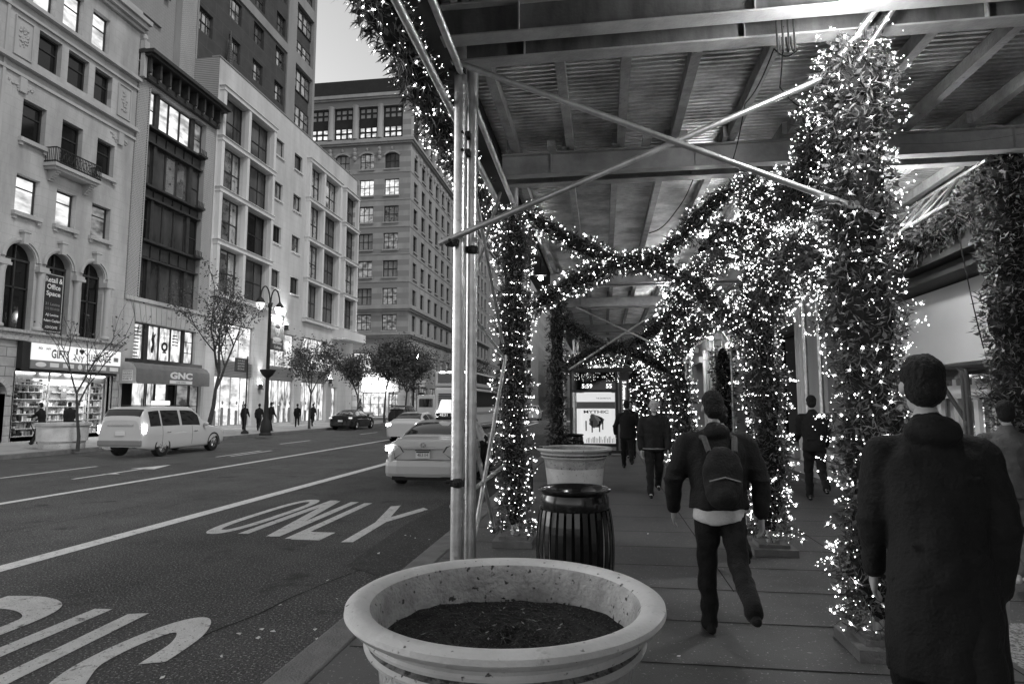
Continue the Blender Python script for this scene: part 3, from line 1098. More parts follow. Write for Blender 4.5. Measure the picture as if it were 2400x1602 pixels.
for i, w in enumerate(small):
    window(F, w, .25, b3, ('pane_blind', 'pane_sky', 'pane_dark', 'pane_mid', 'pane_dark', 'pane_sky', 'pane_sky', 'pane_mid')[i], 1, 1, .07)
    mb = MB(); F.box(mb, w[0] - .08, w[1] + .08, w[2] - .1, w[2] - .003, .002, .14)
    mb.build('sill', 'white_trim', b3)
for i, w in enumerate(shops):
    mb = MB()
    win_mesh(mb, F, w[0], w[1], w[2], min(3.95, w[3]), .35, 4 if i < 3 else 1, 1, .08, .06)
    mb.build('shop_window', ['window_frame_pale', 'pane_shop' if i != 0 else 'pane_lit'], b3)
    if w[3] > 5:
        mb = MB()
        win_mesh(mb, F, w[0], w[1], 5.0, w[3], .35, 3, 1, .08, .05)
        mb.build('shop_window', ['window_frame_pale', 'pane_shop' if i > 1 else 'pane_lit'], b3)
        mb = MB()
        for k in range(9):
            F.box(mb, w[0], w[1], 3.97 + k * .115, 4.04 + k * .115, -.35, -.12)
        mb.build('louvre_band', 'grey_block', b3)
        mb = MB()   # dummies and racks in the windows
        for k in range(5):
            u = w[0] + .5 + k * .9
            F.box(mb, u, u + .3, .35, rnd.uniform(1.2, 1.9), -.34, -.3)
            mb.ball(F.P(u + .15, 2.0, -.3), (.05, .11, .15), 8)
        mb.build('display_dummy', 'cloth_mid', b3)
mb = MB()
F.box(mb, 59.5, 65.4, 8.5, 9.38, .0, 1.3)
mb.build('corner_canopy', 'white_trim', b3)
for (u, z, e) in ((46.45, 3.4, 25), (59.3, 4.3, 30), (50.2, 8.6, 0), (39.8, 4.3, 0), (66, 4, 0)):
    if e or u == 50.2:
        mb = MB()
        F.box(mb, u - .12, u + .12, z - .28, z + .1, .02, .25)
        F.box(mb, u - .2, u + .2, z - .36, z - .3, .0, .3)
        s_ = mb.build('wall_lamp', 'dark_bronze', b3)
        mb = MB()
        F.box(mb, u - .09, u + .09, z + .102, z + .16, .05, .22)
        mb.build('lamp_lens', 'lamp_glow', s_)
for u, z, e in ((46.45, 3.9, 60), (59.3, 4.8, 60), (50.0, 8.95, 90), (49.6, 8.95, 90)):
    lamp('facade_uplight', 'SPOT', (-26.75, u, z), e * 3.5, .05, rot=(R(180), R(6), 0), angle=70)
for y in (43, 50, 56):
    lamp('window_spill', 'AREA', (-26.4, y, 3.4), 75, 3, rot=(0, R(-50), 0))

# ---------------- tower behind it
tw = thing('office_tower', 'dark brick tower with pale bands rising behind the white building', 'building', (-29, 48, 0))
G = Fr('X', -29.)
rows = [29.35 + k * 3.3 for k in range(9)]
rects = []
for z in rows:
    for a in (39.8, 43.42, 46.85, 50.42):
        rects.append((a, a + 1.6, z, z + 1.8))
mb = MB()
wall(mb, G, 39.6, 52.35, 26.8, 60, rects, .3)
mb.build('brick_wall', 'dark_brick', tw)
mb = MB()
G.box(mb, 39.5, 58, 10, 60, -14, -.5)
G.box(mb, 52.35, 53.95, 26.8, 60, -.5, .12)
G.box(mb, 39.4, 39.62, 26.8, 60, -.5, .1)
G.box(mb, 39.62, 52.35, 34.7, 35.55, .002, .14)
G.box(mb, 39.62, 52.35, 44.6, 45.4, .002, .14)
G.box(mb, 57.55, 58.0, 26.8, 60, -.5, .1)
for z in (31.2, 34.75, 37.5, 40.7, 44, 47.3):
    pass
G.box(mb, 53.95, 57.55, 34.75, 35.9, -.4, .08)
G.box(mb, 53.95, 57.55, 41.0, 42.2, -.4, .08)
G.box(mb, 53.95, 57.55, 47.2, 48.4, -.4, .08)
mb.build('pale_pier', 'grey_block', tw)
mb = MB()
G.box(mb, 53.95, 57.55, 26.8, 60, -.5, -.35)
mb.build('stair_wall', 'dark_brick', tw)
n = 0
for r in rects:
    if r[3] < 56:
        window(G, r, .27, tw, 'pane_sky' if r[2] < 30 else rnd.choice(['pane_mid', 'pane_dark', 'pane_sky', 'pane_dim', 'pane_mid']), 3, 2, .07, .06, frame='window_frame_dark')
for z0, z1 in ((28.9, 30.9), (32.4, 34.6), (36.0, 37.5), (38.9, 40.8), (42.4, 44.2), (45.4, 47.0)):
    mb = MB()
    for q in range(2):
        a = 54.0 + q * 1.78
        win_mesh(mb, G, a, a + 1.74, z0, z1, .3, 2, 2, .07, .06)
    mb.build('window', ['window_frame_dark', 'pane_sky' if z0 < 40 else 'pane_mid'], tw)
mb = MB()
for k in range(20):
    z = 27.1 + k * .2
    t = 1 - k / 20
    mb.ball((-28.5, 42.9, z), (.35 * t + .05, .35 * t + .05, .16), 7)
mb.build('roof_shrub', 'leaf', None, label='small dark conifer standing on the white building roof in front of the tower', cat='shrub')

bm_ = thing('stepped_building', 'grey block and brick building with a deep dark recess behind the brick cornice', 'building', (-29, 35, 0))
mb = MB()
mb.box(-42, -28.9, 37.82, 39.44, 20, 60)
mb.build('brick_pier', 'pale_brick', bm_)
mb = MB()
mb.box(-42, -29.4, 35.3, 37.8, 20, 60)
mb.box(-42, -29.2, 33.2, 36.35, 27.2, 29.4)
mb.box(-42, -29.2, 33.2, 36.35, 31.4, 60)
mb.build('grey_wall', 'grey_block', bm_)
mb = MB()
mb.box(-42, -31.5, 30.5, 35.3, 18, 60)
mb.build('dark_wall', 'soot_black', bm_)
mb = MB()
win_mesh(mb, Fr('X', -29.2), 35.3, 36.9, 29.5, 31.3, -.02, 2, 1)
mb.build('window', ['window_frame_dark', 'pane_dark'], bm_)

# ================================================================ corner office building
b4 = thing('corner_building', 'twelve storey stone corner building with colonnaded top floors and a jewellery shop below', 'building', (-27, 84.5, 0))
S = Fr('Y', 84.5)
E_ = Fr('X', -27.)
sx = [-42.25, -38.47, -34.69, -30.91]
rowz = [34.36 - k * 4.0 for k in range(5)]
south, east = [], []
for z1 in rowz:
    for x in sx:
        south.append((x, x + 2.2, z1 - 2.4, z1))
for x in sx:
    south.append((x, x + 2.2, 35.9, 38.25))
    south.append((x, x + 2.2, 12.3, 14.6))
    south.append((x - .35, x + 2.5, 6.5, 9.2))
NE = 15
for k in range(NE):
    y = 86.25 + 3.97 * k
    for z1 in rowz:
        east.append((y, y + 1.85, z1 - 2.4, z1))
    east.append((y, y + 1.85, 35.9, 38.1))
    east.append((y, y + 1.85, 12.3, 14.6))
top_s = [(x - .4, x + 2.6, 40.6, 45.5) for x in sx]
top_e = [(86.25 + 3.97 * k - .5, 86.25 + 3.97 * k + 2.35, 40.6, 45.4) for k in range(NE)]
shop_s = [(-37.1, -35.7, .2, 5.2), (-33.5, -30.0, .2, 3.6), (-29.7, -28.3, .2, 4.6)]
shop_e = [(86 + 5 * k, 90 + 5 * k, .2, 4.4) for k in range(11)] + [(86 + 4 * k, 89 + 4 * k, 6.4, 9.2) for k in range(14)]
mb = MB()
wall(mb, S, -60, -27, 0, 46.6, south + top_s + shop_s, .35)
wall(mb, E_, 84.5, 146, 0, 46.6, east + top_e + shop_e, .35)
mb.box(-60, -27.8, 85.3, 146, 0, 47)
mb.build('wall', 'corner_stone', b4)
mb = MB()
for (z0, z1, d) in ((46.5, 46.75, .35), (46.75, 47.0, .6), (47.0, 47.3, .5), (39.55, 39.8, .35), (39.8, 40.15, .6), (40.15, 40.35, .45), (15.0, 15.3, .3), (15.3, 15.7, .55), (15.7, 15.9, .4), (11.3, 11.6, .25), (11.6, 12.0, .5)):
    mb.box(-60, -27 + d, 84.5 - d, 84.499, z0, z1)
    mb.box(-27.001, -27 + d, 84.499, 146, z0, z1)
for z in (31.2, 27.2, 23.2, 19.2, 35.3):
    mb.box(-60, -26.94, 84.44, 84.498, z, z + .14)
    mb.box(-26.998, -26.94, 84.5, 146, z, z + .14)
mb.build('cornice', 'corner_stone_trim', b4)
mb = MB()
mb.box(-60, -27.0, 84.5, 146, 47.3, 49.7)
mb.build('roof_screen', 'soot_black', b4)
for x in sx:
    mb = MB()
    c = x - .79
    mb.lathe([(.42, 40.4), (.5, 40.5), (.4, 40.7), (.36, 45.2), (.45, 45.4), (.5, 45.6)], (c, 84.35, 0), 16)
    mb.build('column', 'corner_stone_trim', b4, smooth=True)
for k in range(NE - 1):
    c = 86.25 + 3.97 * k + 2.91
    mb = MB()
    mb.lathe([(.42, 40.4), (.5, 40.5), (.4, 40.7), (.36, 45.2), (.45, 45.4), (.5, 45.6)], (-26.85, c, 0), 12)
    mb.build('column', 'corner_stone_trim', b4, smooth=True)
allw = []
for fr, lst in ((S, south), (E_, east)):
    for r in lst:
        lit = 0
        pm = 'pane_dark'
        if fr is S:
            pm = rnd.choice(['pane_blind', 'pane_mid', 'pane_blind', 'pane_dim'])
            if (abs(r[0] + 34.69) < .1 or abs(r[0] + 30.91) < .1):
                if abs(r[3] - 34.36) < .1: pm = 'pane_lit'
                if abs(r[3] - 30.36) < .1: pm = 'pane_sky'
                if abs(r[3] - 14.6) < .1: pm = 'pane_dim'
            if r[2] < 7 and r[0] < -34:
                pm = 'pane_lit'
        else:
            pm = rnd.choice(['pane_dark', 'pane_dark', 'pane_mid', 'pane_dark'])
        allw.append((fr, r, pm))
allw.sort(key=lambda t: (t[1][0] if t[0] is E_ else 0))
rest = {}
for i, (fr, r, pm) in enumerate(allw):
    if i < 88:
        window(fr, r, .3, b4, pm, 3 if fr is S else 2, 2, .12, .1)
    else:
        mb = rest.setdefault(pm, MB())
        win_mesh(mb, fr, *r, .3, 1, 2, .12, .1)
mbx = MB()
pms = list(rest)
for pm in pms:
    q = rest[pm]
    mbx.add(q.v, q.f)
    for j in range(len(q.m)):
        mbx.m[len(mbx.m) - len(q.m) + j] = 0 if q.m[j] == 0 else 1 + pms.index(pm)
o = mbx.build('far_windows', ['window_frame_dark'] + pms, b4, kind='stuff')
mb = MB()
for fr, lst in ((S, south), (E_, east)):
    for r in lst:
        if 7 < r[3] < 39:
            fr.box(mb, r[0] - .1, r[1] + .1, r[2] - .22, r[2] - .003, .002, .18)
mb.build('sills', 'corner_stone_trim', b4, kind='stuff')
mb = MB()   # arched heads and lion brackets
for x in sx:
    for k in range(6):
        a0 = R(40 + k * 16.6); a1 = R(40 + (k + 1) * 16.6)
        mb.hexa([S.P(x + 1.1 + 1.7 * q * math.cos(t), 36.9 + 1.7 * q * math.sin(t), d) for d in (.003, .15) for (t, q) in ((a0, .85), (a0, 1), (a1, 1), (a1, .85))])
    mb.ball(S.P(x + 1.1, 38.9, .1), (.2, .2, .3), 8)
    for z in (38.9, 38.3, 37.6):
        mb.ball(S.P(x - .79, z, .1), (.3, .3, .4), 8)
for k in range(NE):
    y = 86.25 + 3.97 * k + .92
    mb.ball(E_.P(y, 38.6, .1), (.2, .5, .3), 8)
    mb.ball(E_.P(y + 2, 38.5, .1), (.3, .3, .6), 8)
mb.build('carved_heads', 'corner_stone_trim', b4, kind='stuff')
for fr, lst in ((S, top_s), (E_, top_e)):
    for r in lst:
        for v0, v1 in ((r[2] + .1, r[2] + 1.9), (r[2] + 3.0, r[3] - .1)):
            mb = MB()
            win_mesh(mb, fr, r[0] + .1, r[1] - .1, v0, v1, .3, 3, 2, .2, .28)
            if v0 < 42:
                fr.box(mb, r[0], r[1], r[2] + 1.9, r[2] + 3.0, -.34, -.25)
            mb.build('upper_window', ['soot_black', ('pane_lit' if v0 < 42 else 'pane_blind') if fr is S else 'pane_mid'], b4)
mb = MB()
for r in ((-33.5, -30.0, .2, 3.6), (-29.7, -28.3, .2, 3.4)):
    win_mesh(mb, S, *r, .3, 3, 2, .12, .1)
mb.build('shop_window', ['window_frame_dark', 'pane_shop'], b4)
mb = MB()
for r in shop_e + [(-37.1, -35.7, .2, 5.2)]:
    win_mesh(mb, E_ if r in shop_e else S, *r, .3, 3, 1, .12, .1)
mb.build('street_windows', ['window_frame_dark', 'pane_dim'], b4, kind='stuff')
zs2 = thing('shop_sign', 'pale jewellery shop fascia with dark lettering on the corner building', 'sign', (-31.7, 84.4, 3.6))
mb = MB(); S.box(mb, -33.6, -28.2, 3.65, 5.6, .01, .14); mb.build('fascia', 'cream_board', zs2)
letters("ZALES", S, -31.8, 4.4, .5, zs2, 'ink', 2.4, d=.16, bold=.03)
letters('JEWELERS', S, -31.8, 3.95, .22, zs2, 'ink', 2.0, d=.16)
lamp('jewel_shop_lamp', 'AREA', (-31.5, 83.6, 4.8), 500, 4, rot=(R(60), 0, 0))

# ================================================================ more buildings down the avenue
def block(name, label, x0, x1, y0, y1, h, mat, fh, ww, pitch, wh, faces='ES', cornice=True, zb=5, lit=.06, frame='window_frame_dark', panes=('pane_dark', 'pane_mid', 'pane_dark')):
    b = thing(name, label, 'building', ((x0 + x1) / 2, y0, 0))
    frs = []
    if 'E' in faces: frs.append((Fr('X', x1), y0, y1))
    if 'S' in faces: frs.append((Fr('Y', y0), x0, x1))
    if 'W' in faces: frs.append((Fr('XN', x0), y0, y1))
    mbw, wm = MB(), MB()
    cnt = 0
    for fr, a, c in frs:
        hs = []
        nw = int((c - a - pitch * .4) / pitch)
        off = ((c - a) - nw * pitch) / 2
        z = zb
        while z + wh < h - 2:
            for i in range(nw):
                u = a + off + i * pitch + (pitch - ww) / 2
                hs.append((u, u + ww, z, z + wh))
            z += fh
        wall(mbw, fr, a, c, 0, h, hs, .35)
        for r in hs:
            if cnt < 60 and r[2] < 25:
                window(fr, r, .3, b, 'pane_lit' if rnd.random() < lit else rnd.choice(panes), 2, 2, .1, .08, frame=frame)
                cnt += 1
            else:
                win_mesh(wm, fr, *r, .3, 1, 2, .12, .1)
        if cornice:
            fr.box(mbw, a, c, h - 1.2, h - .8, .002, .35)
            fr.box(mbw, a, c, h - .4, h - .003, .002, .7)
            fr.box(mbw, a, c, zb - .9, zb - .5, .002, .35)
    e = .9
    mbw.box(x0 + (e if 'W' in faces else 0), x1 - (e if 'E' in faces else 0), y0 + (e if 'S' in faces else 0), y1, 0, h)
    mbw.build('wall', mat, b)
    if wm.v:
        wm.build('windows', [frame, panes[0]], b, kind='stuff')
    return b


block('stone_building', 'pale building with ranks of narrow windows just past the corner block', -45, -26.9, 146.2, 163, 40, 'corner_stone_trim', 4.0, 1.1, 2.0, 2.6)
block('stone_building', 'pale columned building beyond the narrow windowed block on the left side', -48, -25.5, 178, 205, 36, 'limestone_plain', 6, 2.2, 4, 4)
block('office_tower', 'tall distant pale tower with stepped cornices at the end of the left side', -50, -23, 225, 290, 62, 'limestone_plain', 5, 1.6, 4, 3)
block('stone_building', 'far grey building low on the left beyond the columned building', -50, -22.5, 310, 400, 34, 'grey_block', 4.5, 1.4, 4, 2.6)
block('office_tower', 'farthest dim tower seen where the avenue meets the sky', -50, -22, 440, 700, 80, 'grey_block', 6, 2, 6, 3)
block('brick_building', 'dark brick building on the side street behind the corner shrubs', -75, -60.3, 84.5, 120, 30, 'dark_brick', 4, 1.6, 3.4, 2.4)
block('stone_building', 'grey stone building past the store on the shed side of the avenue', 5.4, 40, 84, 160, 46, 'grey_block', 4, 1.6, 3.6, 2.4, faces='SW')
block('stone_building', 'distant stone building on the shed side beyond the cross street', 5.4, 40, 180, 420, 52, 'grey_block', 4.5, 1.8, 4, 2.6, faces='SW')

# ================================================================ the department store beside the shed
WL = Fr('XN', 5.2)
st = thing('department_store', 'pale stone department store wall with display windows beside the covered walk', 'building', (5.3, 20, 0))
disp = [(12.6 + 5.2 * k, 15.6 + 5.2 * k, .75, 4.0) for k in range(9)]
door = (8.2, 11.9, .15, 2.42)
dark_ = (2.2, 7.0, .75, 3.9)
mb = MB()
wall(mb, WL, -6, 75, 0, 9, disp + [door, dark_], .5)
mb.box(6.4, 25, -6, 75, 0, 9)
mb.build('wall', 'store_wall', st)
mb = MB()
for r in disp + [dark_]:
    WL.box(mb, r[0] - .25, r[1] + .25, .45, .74, .002, .25)
    WL.box(mb, r[0] - .25, r[1] + .25, 4.0, 4.3, .002, .3)
WL.box(mb, 12.05, 75, .15, .42, .002, .3)
mb.build('plinth', 'limestone_plain', st)
for r in disp + [dark_]:
    mb = MB()
    win_mesh(mb, WL, *r, .45, 2, 1, .1, .06)
    mb.build('display_window', ['soot_black', 'pane_dark'], st)
for k in range(9):
    mb = MB()
    u = 11.95 + 5.2 * k
    for q in (.12, .3, .48):
        mb.tube([WL.P(u - .05 + q, .42, .06), WL.P(u - .05 + q, 4.6, .06)], .06, 8)
    mb.build('pilaster', 'white_trim', st)
# entrance: panel above, framed glass, doors
en = thing('store_entrance', 'dark glazed store entrance in a round tube frame under a blank pale panel', 'entrance', (5.2, 10, .15))
mb = MB(); WL.box(mb, 8.1, 12.0, 2.46, 3.62, .01, .06); mb.build('transom_panel', 'store_panel', en)
mb = MB(); WL.box(mb, 8.2, 11.9, .15, 2.42, -.5, -.46)
mb.build('glass_wall', 'pane_sky', en)
mb = MB()
WL.box(mb, 8.0, 12.1, 3.64, 3.78, .0, .5)
WL.box(mb, 8.0, 12.1, 3.8, 4.6, .0, .7)
mb.build('soffit_band', 'plywood', en)
mb = MB()
for u in (8.3, 9.62, 11.8):
    for dd in (.06, .16):
        pts = [WL.P(u + dd, .15, .12), WL.P(u + dd, 2.2, .12), WL.P(u + dd + .03, 2.33, .12), WL.P(u + dd + .12, 2.4, .12)]
        mb.tube(pts, .035, 8)
mb.tube([WL.P(8.3, 2.4, .12), WL.P(12, 2.4, .12)], .04, 8)
mb.tube([WL.P(9.7, 1.55, .12), WL.P(10.6, 2.4, .12)], .03, 8)
mb.tube([WL.P(8.3, 1.28, .12), WL.P(11.9, 1.28, .12)], .028, 8)
mb.build('tube_frame', 'dark_bronze', en, smooth=True)
mb = MB()
for u in (9.9, 10.35, 10.9, 11.4):
    WL.box(mb, u, u + .12, .3, 2.25, -.42, -.36)
WL.box(mb, 10.0, 11.6, 1.95, 2.15, -.35, -.3)
mb.build('inner_post', 'cream_board', en)
sg = thing('entrance_sign', 'small white plate with dark lettering low on the entrance frame', 'sign', (5.0, 10, .9))
mb = MB(); WL.box(mb, 9.75, 10.45, .84, 1.1, .13, .15); mb.build('plate', 'plate_white', sg)
letters('ENTRANCE', WL, 10.1, .93, .1, sg, 'ink', .52, d=.155, flip=True)
sh_ = thing('wall_shutter', 'small louvred shutter set in a dark frame right of the entrance', 'shutter', (5.1, 8.9, 1.4))
mb = MB(); WL.box(mb, 8.6, 9.2, 1.3, 2.0, .02, .05); mb.build('frame', 'soot_black', sh_)
mb = MB()
for k in range(10):
    WL.box(mb, 8.66, 9.14, 1.36 + k * .06, 1.39 + k * .06, .05, .08)
mb.build('slats', 'ink_grey', sh_)
# ================================================================ sidewalk shed
FY = [1.2, 4.67, 7.62, 14.75, 18.2, 24.4, 28.0, 35.0]
shed = thing('sidewalk_shed', 'steel sidewalk shed of pipe posts, paired beams and a ribbed metal deck over the pavement', 'scaffold', (1.8, 4.7, .15))


def ibeam(mb, y, x0, x1, z0=4.65, h=.27, fw=.14):
    mb.box(x0, x1, y - fw / 2, y + fw / 2, z0, z0 + .014)
    mb.box(x0, x1, y - .006, y + .006, z0 + .014, z0 + h - .014, 1)
    mb.box(x0, x1, y - fw / 2, y + fw / 2, z0 + h - .014, z0 + h)
    for k in range(4):
        xx = x0 + .6 + k * (x1 - x0 - 1.2) / 3
        mb.box(xx, xx + .01, y - .05, y + .05, z0 + .014, z0 + h - .014)


for fy in FY:
    for dy in (-.17, .17):
        mb = MB(); ibeam(mb, fy + dy, -1.2, 5.15)
        mb.build('header_beam', ['beam_paint', 'beam_web_shade' if fy < 5 else 'beam_paint'], shed)  # near frames take the shaded web colour
JX = [-1.1, -.45, .13, .78, 1.42, 2.05, 2.68, 3.32, 3.98, 4.65]
for j, x in enumerate(JX):
    for i in range(len(FY) - 1):
        if i > 4 and j % 2:
            continue
        x_ = x + (.035 if i % 2 else -.02) + .02 * ((j * 7 + i * 3) % 3)
        mb = MB(); mb.box(x_, x_ + .09, FY[i] - .35, FY[i + 1] + .3, 4.925, 5.06 - .002 * (i % 2))
        mb.build('joist', 'timber', shed)
for (x, y) in ((-.62, 5.05), (-.62, 7.2), (.5, 7.15), (1.6, 5.0), (3.0, 5.0), (0.9, 7.15), (-.3, 14.3), (.9, 18.6), (.2, 18.7)):
    mb = MB(); mb.box(x, x + .1, y, y + .35, 4.915, 4.99); mb.build('timber_block', 'timber', shed)
mb = MB()   # ribbed deck, ribs run across the walk
P_ = .078
y = -1.5
k = 0
ring = []
while y < 37:
    ring += [(y, 5.07), (y + P_ * .4, 5.07), (y + P_ * .5, 5.125), (y + P_ * .9, 5.125)]
    y += P_
    k += 1
vs, fs = [], []
for (yy, zz_) in ring:
    vs.append((-1.5, yy, zz_)); vs.append((5.15, yy, zz_))
for i in range(len(ring) - 1):
    fs.append((2 * i, 2 * i + 1, 2 * i + 3, 2 * i + 2))
mb.add(vs, fs)
mb.build('deck', 'steel_deck', shed)
mb = MB()
mb.box(-1.62, -1.5, -1.5, 37, 4.72, 6.0)
mb.box(-1.5, 5.1, -1.5, 37, 5.16, 5.2)
mb.box(-1.5, -1.24, -1.5, 37, 4.93, 5.05)
mb.build('parapet_board', 'plywood', shed)


def post(x, y, z1=4.64, r=.049, z0=.15):
    mb = MB()
    mb.tube([(x, y, z0), (x, y, z1)], r, 16)
    o = mb.build('post', 'galvanised', shed, smooth=True)
    mb = MB()
    mb.box(x - .16, x + .16, y - .16, y + .16, z0 + .002, z0 + .05)
    mb.box(x - .1, x + .1, y - .1, y + .1, z0 + .05, z0 + .06)
    mb.build('base_plate', 'kerb_stone', o)
    return o


post(-1.13, 4.84, 4.9, .052)
post(-1.045, 4.93, 4.64, .046)
for fy in FY[2:]:
    post(-1.1, fy + .22 if fy < 8 else fy)
for fy in FY:
    if fy > 2:
        post(1.9, fy + .22, 4.64)
        post(4.55, fy + .25)
        post(4.75, fy - .1)


def pipe(a, b, r=.024, name='brace'):
    mb = MB(); mb.tube([a, b], r, 12)
    return mb.build(name, 'galvanised', shed, smooth=True)


def coupler(p, s=.05):
    mb = MB()
    mb.ball(p, (s * 1.1, s, s * .8), 10)
    mb.box(p[0] - s, p[0] + s, p[1] - s * .7, p[1] + s * .7, p[2] - s * .5, p[2] + s * .5)
    mb.tube([(p[0], p[1] - s * 1.6, p[2]), (p[0], p[1] + s * 1.6, p[2])], s * .25, 6)
    mb.tube([(p[0] - s * 1.7, p[1], p[2] + s * .2), (p[0] + s * .5, p[1], p[2] + s * .2)], s * .3, 6)
    mb.build('coupler', 'soot_black', shed)


pipe((-1.16, 4.76, 4.64), (1.97, 4.72, 3.2))
pipe((-1.26, 4.7, 3.11), (1.66, 4.82, 4.3))
for p in ((-1.13, 4.79, 4.58), (-1.17, 4.75, 3.13), (-1.04, 4.9, 3.1), (-1.1, 4.86, 4.05), (-1.1, 4.86, 3.9), (-1.12, 4.8, 1.25)):
    coupler(p)
pipe((1.80, 4.78, 4.45), (2.16, 4.45, 4.9), .028)
pipe((1.86, 4.84, 4.3), (2.26, 4.5, 4.92), .02)
pipe((-1.24, 1.2, 4.38), (-1.24, 7.3, 4.3), .03)
pipe((-1.12, 1.2, 4.72), (-1.12, 7.9, 4.44), .03)
pipe((-1.2, 5.0, 4.5), (-1.2, 7.5, 2.6), .02)
pipe((-1.22, 5.6, 2.85), (-1.22, 7.4, 4.44), .02)
pipe((-1.2, 5.0, 2.78), (-1.2, 7.6, 2.42), .02)
pipe((-1.18, 5.4, .3), (-1.18, 7.6, 2.44), .022)
pipe((-1.2, 4.95, 1.05), (-1.2, 7.7, 1.12), .02)
pipe((-1.24, 5.2, 2.3), (-1.24, 7.1, .5), .02)
for fy, s_ in ((14.6, 1), (24.2, 1)):
    pipe((-.78, fy - .1, 2.65), (1.7, fy - .1, 4.25), .024)
    pipe((-.6, fy - .14, 4.1), (1.7, fy - .14, 2.95), .024)
pipe((1.95, 14.6, 3.3), (4.5, 17.8, 4.5), .02)
pipe((4.5, 18.2, 2.3), (4.5, 24.2, 4.5), .02)
mb = MB()   # cables
def cable(mb, pts, r=.006):
    out = []
    for i in range(len(pts) - 1):
        for k in range(8):
            t = k / 8
            a, b = Vector(pts[i]), Vector(pts[i + 1])
            p = a.lerp(b, t)
            p.z -= .06 * math.sin(t * math.pi)
            out.append(p)
    out.append(Vector(pts[-1]))
    mb.tube(out, r, 5)
cable(mb, [(1.5, 7.3, 4.6), (1.45, 6.3, 4.85), (1.5, 5.4, 4.9), (1.55, 4.95, 4.62)])
cable(mb, [(1.35, 4.6, 4.62), (1.42, 5.0, 4.35), (1.7, 5.1, 4.2)])
for q in range(4):
    cable(mb, [(1.3 + q * .04, 4.6, 4.75), (1.31 + q * .04, 4.62, 4.45), (1.34 + q * .03, 4.72, 4.6)], .008)
cable(mb, [(1.25, 8.2, 4.9), (.95, 8.0, 4.3), (.6, 7.9, 4.0)], .007)
cable(mb, [(2.2, 7.5, 4.8), (3.4, 7.45, 4.8), (5.0, 7.45, 4.9)], .007)
cable(mb, [(4.2, 8.0, 4.2), (4.25, 8.0, 3.6), (4.4, 8.0, 2.5)], .007)
mb.build('cable', 'rubber', shed)
# truss net frame on the store side
mb = MB()
for k in range(9):
    y = 7.9 + k * .42
    mb.tube([(3.95, y, 4.15), (4.35, y + .25, 4.62)], .014, 5)
    mb.tube([(3.95, y + .4, 4.15), (4.35, y + .25, 4.62)], .014, 5)
mb.tube([(3.95, 7.6, 4.15), (3.95, 12, 4.15)], .02, 6)
mb.tube([(4.35, 7.6, 4.62), (4.35, 12, 4.62)], .02, 6)
mb.build('lattice_truss', 'galvanised', shed)

# work lamps hung under the shed (seen lit; the last is added, unseen)
for i, (x, y, e) in enumerate(((1.66, 4.10, 90), (1.6, 9.95, 14), (1.56, 15.6, 40), (4.3, 25.8, 80), (4.35, 32, 80), (-1.27, 13.0, 4), (3.3, 8.3, 210))):
    lb = ('overexposed work lamp fixed above the nearest lit garland post', 'work lamp glaring behind the crossing garland strands', 'work lamp hung above the far garland post', 'star bright work lamp near the store wall beside the far posts', 'farthest work lamp by the store wall under the shed', 'small square lamp at the kerb edge under the shed', 'unseen work lamp added behind the nearest lit garland column')[i]
    lm = thing('work_lamp', lb, 'lamp', (x, y, 4.5), 'work lamps under the shed')
    mb = MB()
    mb.box(x - .12, x + .12, y - .07, y + .07, 4.56, 4.63)
    mb.tube([(x, y, 4.63), (x, y, 4.92)], .012, 6)
    mb.build('housing', 'soot_black', lm)
    mb = MB()
    rr = .10 if i == 0 else (.075 if e > 10 else .05)
    mb.ball((x, y, 4.5), (rr, rr, rr * .7), 12)
    mb.build('glass_globe', 'lamp_glow', lm)
    lamp('work_light', 'POINT', (x, y, 4.38), e, .1)
